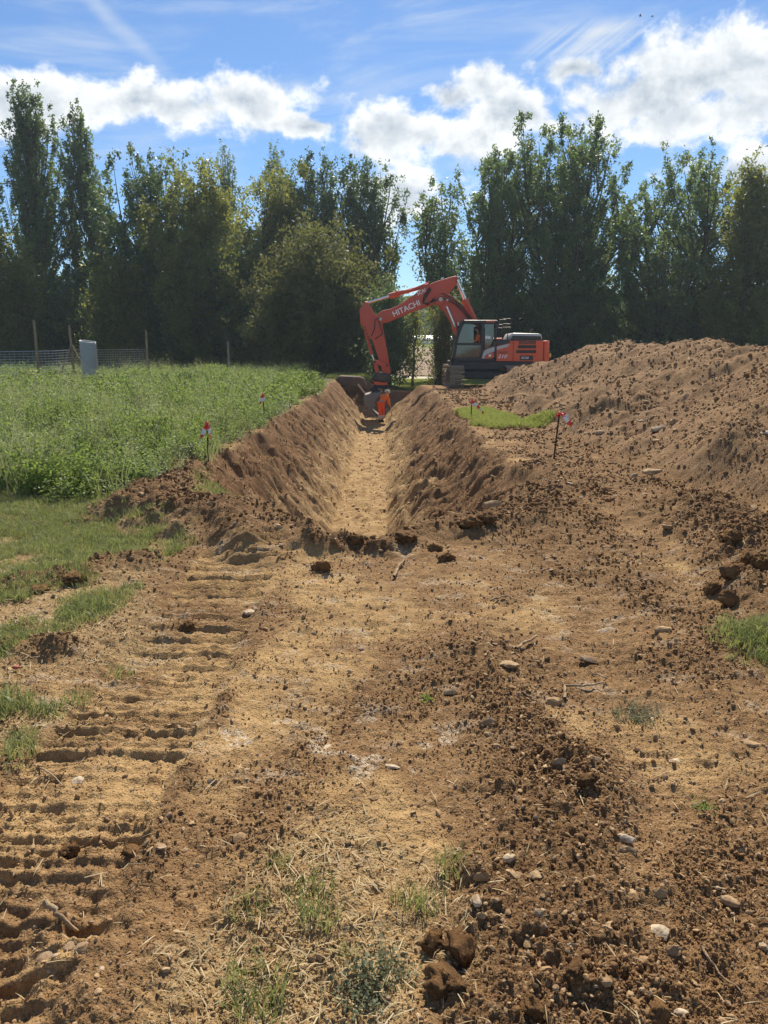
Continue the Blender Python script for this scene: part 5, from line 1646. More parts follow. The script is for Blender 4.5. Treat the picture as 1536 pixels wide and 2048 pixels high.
def build_worker():
    bx, by = at_y(763, 838, 33.6).x, 33.6
    bz = zat(bx, by)
    O = (bx, by, bz)
    root = empty('person', O)
    tag(root, 'worker in orange high-visibility clothes bending with a shovel in the trench', 'person')
    # facing away and to the right, bent forward at the hips; units metres about the feet
    hip = Vector((-0.02, 0.02, 0.86)); chest = Vector((0.14, 0.30, 1.12)); neck = Vector((0.20, 0.42, 1.22)); head = Vector((0.235, 0.52, 1.28))
    fl, fr = Vector((-0.08, -0.02, 0.05)), Vector((0.03, 0.16, 0.05))
    V = [tuple(hip), tuple(hip.lerp(chest, 0.5)), tuple(chest), tuple(neck), tuple(head - Vector((0.02, 0.05, 0.03)))]
    E = [(0, 1), (1, 2), (2, 3), (3, 4)]
    R = [0.11, 0.105, 0.12, 0.058, 0.055]
    arms = {}
    for sg in (-1, 1):
        sh = chest + Vector((0.12 * sg, -0.10 * sg, 0.03))
        el = sh + Vector((0.03 + 0.02 * sg, 0.08, -0.26)); wr = el + Vector((0.05, 0.10, -0.20 + 0.07 * sg))
        i = len(V); V += [tuple(sh), tuple(el), tuple(wr)]; E += [(2, i), (i, i + 1), (i + 1, i + 2)]; R += [0.062, 0.046, 0.030]
        arms[sg] = (sh, el, wr)
        hp = hip + Vector((0.06 * sg, 0.08 * sg, -0.03)); ft = fr if sg > 0 else fl
        kn = hp.lerp(ft, 0.5) + Vector((0.03, 0.06, 0)); an = ft + Vector((0, 0, 0.05))
        i = len(V); V += [tuple(hp), tuple(kn), tuple(an), tuple(ft + Vector((0.05, 0.12, -0.01)))]
        E += [(0, i), (i, i + 1), (i + 1, i + 2), (i + 2, i + 3)]; R += [0.085, 0.06, 0.042, 0.035]
        arms[sg] += (hp, kn, an, ft)
    parts = [skin_mesh('body', V, E, R, 2)]
    hv, hf = head_mesh('head', head, (0.45, 0.75, -0.35), (0.3, 0.35, 0.85))
    parts.append(fast_mesh('head', hv, hf))
    for sg in (-1, 1):
        wr = arms[sg][2]; el = arms[sg][1]
        parts.append(skin_mesh('hand', *hand('hand', wr, wr - el, (0.3, -0.9, 0.2), (0.5, 0.1, -0.8), None), 1))
    mesh_obj('body', join_mesh('body', parts), 'skin', root)
    # jacket and trousers follow the body
    jv = [tuple(hip + Vector((0, 0.02, 0.04))), tuple(hip.lerp(chest, 0.5)), tuple(chest), tuple(neck - Vector((0.02, 0.03, 0.01)))]
    je, jr = [(0, 1), (1, 2), (2, 3)], [0.128, 0.125, 0.142, 0.08]
    for sg in (-1, 1):
        sh, el, wr = arms[sg][:3]
        i = len(jv); jv += [tuple(sh), tuple(el), tuple(el.lerp(wr, 0.9))]; je += [(2, i), (i, i + 1), (i + 1, i + 2)]; jr += [0.085, 0.066, 0.052]
    mesh_obj('jacket', skin_mesh('jacket', jv, je, jr, 2), 'hivis_jacket', root)
    tv, te, trr = [tuple(hip)], [], [0.122]
    for sg in (-1, 1):
        hp, kn, an, ft = arms[sg][3:]
        i = len(tv); tv += [tuple(hp), tuple(kn), tuple(an + Vector((0, 0, 0.10)))]; te += [(0, i), (i, i + 1), (i + 1, i + 2)]; trr += [0.098, 0.08, 0.072]
    mesh_obj('trousers', skin_mesh('trousers', tv, te, trr, 2), 'hivis_orange', root)
    for sg in (-1, 1):
        hp, kn, an, ft = arms[sg][3:]
        for q in (0.50, 0.72):
            p = kn.lerp(an + Vector((0, 0, 0.10)), q)
            me = bpy.data.meshes.new('reflective_band'); v, f = tube_verts([p + Vector((0, 0, 0.025)), p - Vector((0, 0, 0.025))], [0.089, 0.087], 14)
            me.from_pydata([tuple(a) for a in v], [], f); mesh_obj('reflective_band', me, 'hivis_band', root)
        mesh_obj('boot', skin_mesh('boot', [tuple(an + Vector((0, 0, 0.10))), tuple(an), tuple(ft + Vector((0.02, 0.05, 0.0))), tuple(ft + Vector((0.06, 0.15, -0.005)))], [(0, 1), (1, 2), (2, 3)], [0.062, 0.064, 0.056, 0.045], 2), 'boot_leather', root)
    mesh_obj('helmet', cap_mesh('helmet', head + Vector((0.02, 0.03, 0.045)), (0.3, 0.35, 0.85)), 'helmet', root)
    # shovel: a thing held
    top = arms[1][2] + Vector((0.02, 0.02, 0.02)); low = Vector((0.46, 0.55, 0.10))
    sr = empty('shovel', (bx + low.x, by + low.y, bz + low.z))
    tag(sr, 'shovel with pale wooden handle in the hands of the trench worker', 'shovel')
    d = (top - low)
    MB().tube([low + d * -0.0, low + d * 0.6, low + d * 1.35], 0.019, 8).build('handle', 'wood_handle', sr, low)
    bl = MB()
    n1 = d.normalized(); n2 = n1.cross(Vector((0, 1, 0))).normalized()
    bmh = bl.bm
    rows = []
    for t, w in ((0.02, 0.03), (-0.04, 0.11), (-0.16, 0.11), (-0.25, 0.07), (-0.29, 0.01)):
        c = low + n1 * t
        rows.append([bmh.verts.new(c + n2 * w * k + Vector((0, 1, 0)) * (0.03 * (1 - k * k))) for k in (-1, -0.5, 0, 0.5, 1)])
    for a, b in zip(rows, rows[1:]):
        for k in range(4):
            bmh.faces.new((a[k], a[k + 1], b[k + 1], b[k]))
    ob = bl.build('blade', 'dark_steel', sr, low)
    ob.modifiers.new('thick', 'SOLIDIFY').thickness = 0.004


build_worker()


def build_operator():
    px, pz = q2(472, 470)
    O = (px, 33.66 + 0.52, pz - 0.02)
    root = empty('person', O)
    tag(root, 'operator in orange vest seated inside the excavator cab', 'person')
    hip, chest, neck, head = Vector((0.05, 0, 0.10)), Vector((0.10, 0, 0.46)), Vector((0.08, 0, 0.60)), Vector((0.05, 0, 0.74))
    V = [tuple(hip), tuple(hip.lerp(chest, 0.5)), tuple(chest), tuple(neck), tuple(head - Vector((0, 0, 0.08)))]
    E = [(0, 1), (1, 2), (2, 3), (3, 4)]; R = [0.14, 0.13, 0.15, 0.06, 0.055]
    parts, arms = [], {}
    for sg in (-1, 1):
        sh = chest + Vector((0, 0.19 * sg, 0.04)); el = sh + Vector((-0.12, 0.04 * sg, -0.26)); wr = el + Vector((-0.24, -0.02 * sg, 0.03))
        i = len(V); V += [tuple(sh), tuple(el), tuple(wr)]; E += [(2, i), (i, i + 1), (i + 1, i + 2)]; R += [0.06, 0.046, 0.03]
        kn = hip + Vector((-0.44, 0.13 * sg, 0.04)); an = kn + Vector((-0.10, 0, -0.40))
        i = len(V); V += [tuple(hip + Vector((-0.02, 0.1 * sg, 0))), tuple(kn), tuple(an), tuple(an + Vector((-0.14, 0, -0.04)))]
        E += [(0, i), (i, i + 1), (i + 1, i + 2), (i + 2, i + 3)]; R += [0.085, 0.062, 0.045, 0.036]
        arms[sg] = (sh, el, wr, kn, an)
    parts.append(skin_mesh('body', V, E, R, 2))
    hv, hf = head_mesh('head', head, (-1, -0.25, -0.1), (0, 0, 1)); parts.append(fast_mesh('head', hv, hf))
    for sg in (-1, 1):
        parts.append(skin_mesh('hand', *hand('hand', arms[sg][2], arms[sg][2] - arms[sg][1], (0, 1, 0), (-0.1, 0, -1), None), 1))
    mesh_obj('body', join_mesh('body', parts), 'skin', root)
    jv = [tuple(hip), tuple(hip.lerp(chest, 0.5)), tuple(chest), tuple(neck - Vector((0, 0, 0.03)))]
    je, jr = [(0, 1), (1, 2), (2, 3)], [0.16, 0.155, 0.175, 0.08]
    for sg in (-1, 1):
        sh, el, wr = arms[sg][:3]
        i = len(jv); jv += [tuple(sh), tuple(el), tuple(el.lerp(wr, 0.85))]; je += [(2, i), (i, i + 1), (i + 1, i + 2)]; jr += [0.08, 0.062, 0.05]
    mesh_obj('vest', skin_mesh('vest', jv, je, jr, 2), 'hivis_jacket', root)
    tv, te, tr2 = [tuple(hip)], [], [0.15]
    for sg in (-1, 1):
        kn, an = arms[sg][3:]
        i = len(tv); tv += [tuple(hip + Vector((-0.05, 0.1 * sg, 0))), tuple(kn), tuple(an)]; te += [(0, i), (i, i + 1), (i + 1, i + 2)]; tr2 += [0.105, 0.08, 0.065]
    mesh_obj('trousers', skin_mesh('trousers', tv, te, tr2, 2), 'boot_leather', root)
    v, f = lump(999, 2, 0.08, 1.5, (0.105, 0.095, 0.09))
    mesh_obj('hair', fast_mesh('hair', v + np.array(head) + np.array([0.025, 0, 0.055]), f), 'hair', root)


build_operator()

# ------------------------------------------------------------------ fence, posts, netting roll
def post_mesh(name, h, r, seed, tar=0.0):
    rg = rs(seed)
    lean = rg.normal(0, 0.02, 2)
    path = [(lean[0] * t * h, lean[1] * t * h, -0.3 + (h + 0.3) * t) for t in (0, 0.25, 0.5, 0.75, 0.97, 1)]
    v, f = tube_verts(path, [r * 1.05, r, r * 0.97, r * 0.95, r * 0.9, r * 0.7], 9)
    n = 9
    f = f + [tuple(range(n * 5, n * 6))]
    me = bpy.data.meshes.new(name)
    me.from_pydata([tuple(p) for p in v], [], f)
    return me


def build_fence():
    spots = [(-60, 636, 30.5), (72, 640, 31.0), (145, 650, 32.5), (293, 660, 37.0)]
    P = []
    for (px, top, Y) in spots:
        x = at_y(px, 694, Y).x
        P.append((x, Y, zat(x, Y), at_y(px, top, Y).z))
    O = P[1][:3]
    root = empty('wire_fence', O)
    tag(root, 'wire mesh fence on wooden posts at the far left of the crop', 'fence')
    for i, (x, Y, z, zt) in enumerate(P):
        po = mesh_obj('post', post_mesh('post', zt - z, 0.055, 700 + i), 'post_wood', root)
        po.location = (x - O[0], Y - O[1], z - O[2])
        me = bpy.data.meshes.new('tarred_foot'); v, f = tube_verts([(0, 0, -0.2), (0, 0, 0.62)], [0.062, 0.060], 10); me.from_pydata([tuple(a) for a in v], [], f)
        mesh_obj('tarred_foot', me, 'post_tar', po)
    # braces at the corner post
    x, Y, z, zt = P[2]
    for dx in (-0.62, 0.75):
        me = bpy.data.meshes.new('brace')
        v, f = tube_verts([(x - O[0], Y - O[1] - 0.06, z - O[2] + 1.65), (x - O[0] + dx * 1.2, Y - O[1] - 0.35, z - O[2] - 0.1)], [0.042, 0.045], 8)
        me.from_pydata([tuple(a) for a in v], [], f); mesh_obj('brace', me, 'post_wood', root)
    # net between the posts: every panel a part
    for a, b in zip(P, P[1:]):
        A, B = np.array(a[:3]), np.array(b[:3])
        L = np.linalg.norm((B - A)[:2])
        V, F = [], []
        def wire(p, q, r):
            v, f = tube_verts([p, (np.array(p) + q) / 2 - np.array([0, 0, 0.012]), q], [r] * 3, 3)
            o = len(V); V.extend(v); F.extend([tuple(i + o for i in k) for k in f])
        for k in range(15):
            h = 0.05 + 1.42 * k / 14
            wire(A + [0, 0.06, h], B + [0, 0.06, h], 0.010 if k in (0, 14) else 0.0070)
        n = int(L / 0.16)
        for k in range(1, n):
            p = A + (B - A) * k / n + np.array([0, 0.06, 0])
            wire(p + [0, 0, 0.05], p + [0, 0, 1.47], 0.0030)
        me = bpy.data.meshes.new('net_panel'); me.from_pydata([tuple(v - np.array(O)) for v in V], [], F)
        mesh_obj('net_panel', me, 'fence_wire', root)
    # a post standing alone farther right
    Y = 44; x = at_y(457, 694, Y).x; z = zat(x, Y)
    o = mesh_obj('post', post_mesh('post', at_y(457, 682, Y).z - z, 0.075, 711), 'post_wood'); o.location = (x, Y, z)
    tag(o, 'short wooden post standing alone in front of dark trees', 'post')
    # roll of netting stood on end
    Y = 31.6; x = at_y(175, 694, Y).x; z = zat(x, Y)
    h = at_y(175, 682, Y).z - z
    V, F = [], []
    nr, nc = 44, 40
    r = rs(713)
    for i in range(nr + 1):
        t = i / nr
        for k in range(nc):
            a = 2 * math.pi * k / nc
            rr = 0.30 + (0.016 if i % 3 == 0 else 0) + 0.012 * math.sin(3 * a + 2 * t) + (0.012 * t)
            V.append((rr * math.cos(a) + 0.02 * t, rr * 0.92 * math.sin(a), h * t - 0.03 + 0.05 * t * math.cos(a - 2.6)))
    for i in range(nr):
        for k in range(nc):
            F.append((i * nc + k, i * nc + (k + 1) % nc, (i + 1) * nc + (k + 1) % nc, (i + 1) * nc + k))
    me = bpy.data.meshes.new('outer_turn'); me.from_pydata(V, [], F)
    me.polygons.foreach_set('use_smooth', [True] * len(F))
    root = empty('netting_roll', (x, Y, z))
    tag(root, 'tall grey roll of netting standing upright by the fence', 'roll')
    ot = mesh_obj('outer_turn', me, 'roll_net', root); ot.modifiers.new('thick', 'SOLIDIFY').thickness = 0.012
    V, F = [], []
    turns = 4; m = 120
    for k in range(m + 1):
        a = 2 * math.pi * turns * k / m; rr = 0.10 + 0.17 * k / m
        for zz in (0.02, h - 0.02):
            V.append((rr * math.cos(a), rr * 0.92 * math.sin(a), zz))
    for k in range(m):
        F.append((2 * k, 2 * k + 2, 2 * k + 3, 2 * k + 1))
    me = bpy.data.meshes.new('inner_turns'); me.from_pydata(V, [], F); mesh_obj('inner_turns', me, 'roll_net', root)
    v, f = tube_verts([(0.31 * math.cos(t) + 0.02, 0.29 * math.sin(t), h - 0.02 + 0.05 * math.cos(t - 2.6)) for t in np.linspace(0, 2 * math.pi, 33)], [0.014] * 33, 5)
    me = bpy.data.meshes.new('top_rim'); me.from_pydata([tuple(a) for a in v], [], f); mesh_obj('top_rim', me, 'white_paint', root)
    # leafy weeds at the foot of the fence
    for i, (px, Y, s, lab) in enumerate(((52, 30.3, 1.7, 'leafy light green weed left of the first fence post'), (88, 30.8, 1.5, 'leafy weed right beside the dark-footed fence post'),
                                         (128, 31.5, 1.2, 'low leafy weed at the foot of the braced post'), (200, 31.2, 1.0, 'low leafy weed right of the netting roll'))):
        x = at_y(px, 694, Y).x
        me = leafy_mesh('weed', 720 + i, 12, 0.42, 0.32, 0.085, 22)
        o = mesh_obj('weed', me, 'lawn_blade'); o.location = (x, Y, zat(x, Y)); o.scale = (s, s, s * 1.1)
        tag(o, lab, 'weed', 'weeds along the fence')


build_fence()


# ------------------------------------------------------------------ marker stakes with striped tape
def tape_strip(pts, width, twist, seed, stripe=0.085):
    """Ribbon along pts, alternating red and white lengths."""
    r = rs(seed)
    pts = np.array(pts, float)
    d = np.linalg.norm(np.diff(pts, axis=0), axis=1); s = np.concatenate([[0], np.cumsum(d)])
    n = 36
    S = np.linspace(0, s[-1], n + 1)
    C3 = np.stack([np.interp(S, s, pts[:, k]) for k in range(3)], 1)
    V, F, mi = [], [], []
    for i in range(n + 1):
        t = C3[min(i + 1, n)] - C3[max(i - 1, 0)]; t /= np.linalg.norm(t)
        a = np.cross(t, [0.2, 1, 0.1]); a /= np.linalg.norm(a); b = np.cross(t, a)
        th = twist * (i / n - 0.5) + 0.35 * math.sin(i * 0.5)
        w = a * math.cos(th) + b * math.sin(th)
        wd = width * (0.25 + 0.75 * min(1, i / (0.25 * n)))
        for k in (-0.5, 0, 0.5):
            V.append(tuple(C3[i] + w * wd * k + b * 0.012 * (1 - 4 * k * k) * math.sin(i * 0.9)))
    for i in range(n):
        for k in range(2):
            F.append((3 * i + k, 3 * i + k + 1, 3 * i + k + 4, 3 * i + k + 3)); mi.append(int(S[i] / stripe) % 2)
    me = bpy.data.meshes.new('tape'); me.from_pydata(V, [], F)
    me.materials.append(MATS['tape_red']); me.materials.append(MATS['tape_white'])
    me.polygons.foreach_set('material_index', mi)
    me.polygons.foreach_set('use_smooth', [True] * len(F))
    return me


def build_stakes():
    G_ = 'stakes with red and white tape along the trench'
    def stake(label, px, top, Y, lean, tails, h=None):
        t = at_y(px, top, Y)
        base = Vector((t.x - lean, Y + 0.03, 0)); base.z = zat(base.x, base.y) - 0.05
        root = empty('marker_stake', base)
        tag(root, label, 'marker stake', G_)
        me = bpy.data.meshes.new('rod'); v, f = tube_verts([(0, 0, -0.1), tuple((t - base) * 0.5 + Vector((0.004, 0, 0))), tuple(t - base + Vector((0, 0, 0.02)))], [0.013, 0.0125, 0.012], 7)
        me.from_pydata([tuple(a) for a in v], [], f + [tuple(range(14, 21))]); mesh_obj('rod', me, 'rusty_rod', root)
        for i, tl in enumerate(tails):
            pts = [tuple(t - base)] + [tuple(at_y(px + u, top + w, Y) - base + Vector((0, -0.03 - 0.04 * k + 0.02 * i, 0))) for k, (u, w) in enumerate(tl)]
            mesh_obj('tape', tape_strip(pts, 0.042 + 0.0012 * Y, 2.2 + 1.3 * i, 730 + i + int(px)), None, root)
        me = bpy.data.meshes.new('knot'); v, f = lump(740, 1, 0.2, 1, (0.03, 0.025, 0.025)); me = fast_mesh('knot', v + np.array(t - base), f)
        mesh_obj('knot', me, 'tape_red', root)
    stake('taped stake nearest the camera in the green crop', 414, 846, 10.9, 0.02, [[(-4, 12), (-8, 26), (-11, 38)], [(3, 8), (8, 20), (9, 30)]])
    stake('taped stake half way along the crop edge', 526, 788, 16.8, 0.0, [[(-2, 6), (-3, 14), (-4, 20)], [(1, 5), (2, 12), (1, 19)]])
    stake('taped stake farthest back on the left lip of the trench', 636, 755, 31.5, 0.0, [[(1, 4), (2, 9), (2, 13)], [(-1, 4), (0, 10)]])
    stake('tall taped stake beside the foot of the heap', 1119, 827, 10.9, 0.055, [[(8, 4), (14, 14), (22, 24), (25, 27)], [(10, 2), (18, 8), (19, 12)], [(-4, 4), (-6, 8)]])
    stake('taped stake on the bright grass patch at the right lip', 944, 800, 17.6, 0.02, [[(6, 6), (13, 15), (22, 26)], [(2, 6), (1, 14)]])
    stake('small taped stake near the excavator track', 866, 772, 30.5, 0.0, [[(3, 2), (6, 4), (9, 6)]])


build_stakes()


# ------------------------------------------------------------------ slab and boards at the far left lip
def build_slab():
    a, b = at_y(678, 752, 37.6), at_y(724, 754, 37.6)
    z0 = zat(-2.6, 37) - 0.2
    O = ((a.x + b.x) / 2, 38.0, z0)
    m = MB()
    m.prism([(a.x - 0.25, z0), (b.x + 0.25, z0 - 0.2), (b.x + 0.1, b.z - 0.06), (b.x - 0.1, b.z), (a.x, a.z), (a.x - 0.2, a.z - 0.15)], 37.6, 39.0, 0.05, 2)
    o = m.build('earth_block', 'slab_dark', None, O); o.location = O
    tag(o, 'dark flat-topped block on the left bank at the trench end', 'block')
    p, q = at_y(716, 768, 36.8), at_y(735, 792, 36.6)
    m = MB().tube([(p.x, 36.9, p.z - 0.02), (q.x, 36.5, q.z - 0.02)], 0.045, 4)
    O = (p.x, 36.8, q.z)
    o = m.build('plank', 'wood_handle', None, O); o.location = O
    tag(o, 'pale plank lying on the bank slope below the dark block', 'plank')


build_slab()


# ------------------------------------------------------------------ stones and clods one can pick out
def build_stones():
    SM = []
    for i, (v, f) in enumerate(STONES):
        for mt in ('stone_tan', 'stone_pale', 'stone_grey'):
            me = fast_mesh('stone', v, f); me.set_sharp_from_angle(angle=math.radians(24)); me.materials.append(MATS[mt]); SM.append(me)
    CM = []
    for v, f in CLODS:
        me = fast_mesh('clod', v, f); me.materials.append(MATS['clod_soil']); CM.append(me)
    rg = random.Random(5)
    def put(kind, me, x, y, z, sc, rot, label, group=None):
        o = bpy.data.objects.new(kind, me); C.objects.link(o)
        o.location = (x, y, z); o.scale = sc; o.rotation_euler = rot
        tag(o, label, kind, group)
        return o
    def spot(px, py, zg=0.0):
        x, y, t = G(px, py, zg)
        for _ in range(4):
            z = zat(x, y); x, y, t = G(px, py, z)
        return x, y, zat(x, y), t
    mats = {'tan': 0, 'pale': 1, 'grey': 2}
    named = [
        (500, 1226, 40, 16, 'pale', 'long pale flat stone on the left track prints'),
        (1019, 1334, 44, 24, 'tan', 'smooth tan oval stone right of the middle foreground'),
        (903, 1388, 26, 30, 'tan', 'upright angular tan stone right of the centre'),
        (722, 1300, 26, 20, 'grey', 'pointed grey-brown stone near the middle of the bare soil'),
        (1325, 1262, 36, 26, 'tan', 'brown egg-shaped stone left of the dark clods by the heap'),
        (1212, 1262, 40, 12, 'pale', 'narrow whitish stone lying on the right track'),
        (1178, 1322, 36, 22, 'grey', 'dark half-buried stone in the right track'),
        (1108, 1408, 52, 24, 'tan', 'long brown slanting stone right of the centre'),
        (1500, 1490, 42, 20, 'tan', 'flat tan stone near the right edge, half way down'),
        (1352, 1522, 36, 14, 'pale', 'pale flat stone among pebbles in the right track'),
        (1118, 1530, 30, 22, 'grey', 'grey stone atop a cluster of dark pebbles'),
        (975, 1445, 30, 34, 'grey', 'upright grey stone in the pebbly strip'),
        (978, 1472, 26, 22, 'tan', 'tan stone just below the upright grey one'),
        (1308, 948, 44, 30, 'tan', 'largest tan boulder at the foot of the heap'),
        (1318, 906, 34, 20, 'pale', 'pale rounded stone above the largest boulder'),
        (1344, 910, 24, 16, 'tan', 'small tan stone right of the pale rounded one'),
        (1524, 966, 40, 30, 'pale', 'pale boulder cut by the right edge at the heap'),
        (1200, 892, 20, 14, 'pale', 'small pale round stone on flat ground by the heap'),
        (992, 1012, 46, 34, 'tan', 'large tan boulder on the right lip near the trench mouth'),
        (425, 1568, 22, 16, 'pale', 'small white round stone alone on the sandy left'),
        (157, 1562, 28, 20, 'pale', 'whitish stone at the left end of a track ridge'),
        (320, 1694, 28, 12, 'pale', 'flat white chip on the trodden soil at left'),
        (480, 1676, 36, 24, 'tan', 'angular tan stone by a smaller one, left of the grass tufts'),
        (745, 1594, 32, 16, 'tan', 'flat tan stone in the row of pebbles below the lime patches'),
        (655, 1497, 26, 14, 'pale', 'white stone among the lime patches'),
        (785, 1535, 30, 12, 'pale', 'flat white stone right of the lime patches'),
        (953, 1808, 30, 22, 'pale', 'cream oval stone at the left edge of the loose ridge'),
        (962, 1842, 20, 20, 'tan', 'small round stone just below the cream oval one'),
        (1018, 1718, 30, 34, 'pale', 'crescent-shaped cream stone on the loose ridge'),
        (963, 1746, 32, 26, 'tan', 'square tan stone left of the crescent stone'),
        (1072, 1752, 34, 22, 'tan', 'flat tan stone right of the crescent stone'),
        (1030, 1745, 46, 18, 'tan', 'narrow tan stone between two others on the ridge'),
        (1090, 1940, 44, 26, 'tan', 'long smooth tan stone low on the loose ridge'),
        (1142, 1892, 24, 14, 'pale', 'small cream triangular stone on the loose ridge'),
        (1318, 1866, 50, 32, 'pale', 'whitish slab on the right flank of the ridge'),
        (1345, 1902, 44, 26, 'grey', 'grey stone just below the whitish slab'),
        (1255, 1702, 38, 24, 'grey', 'grey round stone beside a striped one, upper right of the ridge'),
        (1250, 1682, 40, 18, 'pale', 'striped pale stone touching a grey round one'),
        (1318, 1790, 34, 50, 'tan', 'long tan stone on the right side of the ridge'),
        (1360, 2030, 34, 60, 'pale', 'long pale stone at the bottom edge right of the ridge'),
        (1465, 1796, 50, 30, 'tan', 'flat tan stone embedded in the right track'),
        (620, 1920, 26, 20, 'tan', 'left stone of a trio at the bottom middle'),
        (642, 1916, 18, 16, 'tan', 'upper right stone of a trio at the bottom middle'),
        (634, 1932, 20, 16, 'tan', 'lowest stone of a trio at the bottom middle'),
        (100, 1905, 60, 30, 'grey', 'broad grey stone of the pile at lower left'),
        (140, 1888, 40, 30, 'pale', 'topmost pale stone of the pile at lower left'),
        (168, 1900, 34, 24, 'grey', 'right grey stone of the pile at lower left'),
        (100, 1942, 18, 14, 'pale', 'small white stone below the pile at lower left'),
        (203, 1938, 16, 14, 'pale', 'small white stone right of the hollow at lower left'),
        (1210, 1962, 34, 44, 'tan', 'blocky tan stone standing in loose soil near the bottom'),
        (1526, 1890, 26, 34, 'pale', 'pale stone cut by the right edge near the bottom'),
        (290, 1032, 28, 12, 'tan', 'reddish flat stone on the left clod pile'),
        (425, 1068, 26, 14, 'tan', 'tan stone at the foot of the left clod pile'),
        (555, 1082, 28, 20, 'tan', 'rounded tan stone in the right part of the left pile'),
        (1465, 778, 34, 24, 'grey', 'large brown rock high on the right of the heap'),
        (1528, 716, 30, 26, 'grey', 'dark boulder on the crest at the right edge'),
        (1200, 748, 34, 18, 'tan', 'long tan rock half way up the left part of the heap'),
        (1160, 868, 16, 14, 'grey', 'grey stone standing behind the tall taped stake'),
    ]
    taken = []
    for i, (px, py, w, h, c, lab) in enumerate(named):
        x, y, z, t = spot(px, py)
        W, Hh = w * t / FPX * 0.55, h * t / FPX
        k = 3 * rg.randrange(len(STONES)) + mats[c]
        put('stone', SM[k], x, y, z + Hh * 0.06, (W, W * rg.uniform(0.7, 1.0), min(Hh, W * 1.5) * 0.85), (rg.uniform(-.2, .2), rg.uniform(-.2, .2), rg.uniform(-0.4, 0.4)), lab)
        taken.append((x, y))
    clods = [
        (376, 1262, 28, 26, 'round dark clod sitting on the left track prints'),
        (925, 1915, 92, 70, 'largest crumbly clod at the bottom middle'),
        (893, 1975, 80, 56, 'wide clod just below the largest one at the bottom'),
        (862, 1900, 48, 48, 'clod left of the largest one at the bottom'),
        (1150, 1950, 46, 46, 'tall clod in the middle of the loose ridge'),
        (1068, 2020, 50, 34, 'clod at the bottom edge below the ridge'),
        (1320, 2035, 60, 40, 'clod at the bottom right corner of the ridge'),
        (935, 1072, 44, 30, 'big dark clod right of the trench mouth'),
        (975, 1070, 38, 26, 'dark clod right beside the big one at the trench mouth'),
        (645, 1098, 40, 30, 'dark clod at the left corner of the trench mouth'),
        (692, 1092, 28, 24, 'upright clod at the left of the trench mouth'),
        (714, 1104, 26, 20, 'small clod in the middle of the trench mouth'),
        (810, 1090, 56, 26, 'flat broad clod at the right corner of the trench mouth'),
        (868, 1102, 28, 20, 'clod right of the flat broad one'),
        (890, 1118, 34, 20, 'low clod in front of the trench mouth, on the right'),
        (1460, 1106, 40, 32, 'uppermost dark clod by the right edge'),
        (1496, 1126, 44, 34, 'dark clod right of the uppermost one at the right edge'),
        (1465, 1152, 60, 40, 'broad dark clod below the others at the right edge'),
        (1524, 1140, 34, 34, 'dark clod cut by the right edge'),
        (1268, 706, 34, 18, 'rounded lump on the crest above the heap middle'),
        (1180, 700, 40, 20, 'lump on the left shoulder of the heap crest'),
        (1395, 690, 30, 20, 'pale lump on the heap crest right of the middle'),
        (1460, 1210, 44, 34, 'rough clod above the small grass patch at right'),
        (1420, 1195, 34, 26, 'clod left of the rough clods above the right grass patch'),
        (150, 1170, 50, 22, 'left clod of the small dark mound at left'),
        (80, 1185, 44, 22, 'outer clod of the small dark mound at left'),
        (12, 1290, 40, 24, 'reddish clod cut by the left edge'),
        (135, 1710, 40, 30, 'lump between two hollows at lower left'),
        (265, 1712, 44, 32, 'lump right of the hollows at lower left'),
        (1180, 1565, 44, 24, 'clod at the upper end of the loose ridge'),
    ]
    for i, (px, py, w, h, lab) in enumerate(clods):
        x, y, z, t = spot(px, py)
        W, Hh = w * t / FPX * 0.52, h * t / FPX * 0.62
        put('clod', CM[i % len(CM)], x, y, z + Hh * 0.35, (W, W * rg.uniform(0.75, 1), Hh), (rg.uniform(-.2, .2), rg.uniform(-.2, .2), rg.uniform(0, 6.28)), lab)
        taken.append((x, y))
    # the many alike ones
    zones = [
        (70, 0.35, 1.75, 1.5, 4.6, 0.0105, 'tan stone half buried in the gravelly soil of the right foreground', 'stones in the right foreground', 'tan', lambda M: 0.2 + M['berm_front']),
        (40, -1.1, 0.5, 2.2, 5.6, 0.0095, 'small tan stone lying on the bare soil before the trench', 'stones before the trench', 'tan', lambda M: 1 - 0.8 * M['track']),
        (50, 3.4, 9.0, 7.0, 28.0, 0.055, 'brown stone stuck in the slope of the spoil heap', 'stones in the spoil heap', 'tan', lambda M: M['heap']),
        (30, 1.9, 3.6, 6.0, 15.0, 0.035, 'stone on the flat strip between trench and heap', 'stones between trench and heap', 'grey', lambda M: (1 - M['inside']) * (1 - M['heap'])),
    ]
    for zi, (n, x0, x1, y0, y1, sz, lab, grp, c, dens) in enumerate(zones):
        r = rs(760 + zi)
        X = x0 + r.random(n * 30) * (x1 - x0); Yv = y0 * (y1 / y0) ** r.random(n * 30)
        z, M = terrain(X, Yv)
        ok = (r.random(len(X)) < dens(M)) & (np.abs(X) < 0.5 * (Yv + 0.25))
        got = 0
        for x, y, zz in zip(X[ok], Yv[ok], z[ok]):
            if any((x - a) ** 2 + (y - b) ** 2 < (0.05 + 0.01 * y) ** 2 for a, b in taken): continue
            s = sz * math.exp(r.normal(0, 0.38)) * (0.75 + 0.09 * y if zi < 2 else 1)
            put('stone', SM[3 * int(r.integers(0, len(STONES))) + (mats[c] if r.random() < 0.8 else 2)], x, y, zz + s * 0.02, (s * 1.15, s, s * 0.9),
                (r.normal(0, 0.3), r.normal(0, 0.3), r.random() * 6.28), lab, grp)
            taken.append((x, y)); got += 1
            if got == n: break


build_stones()


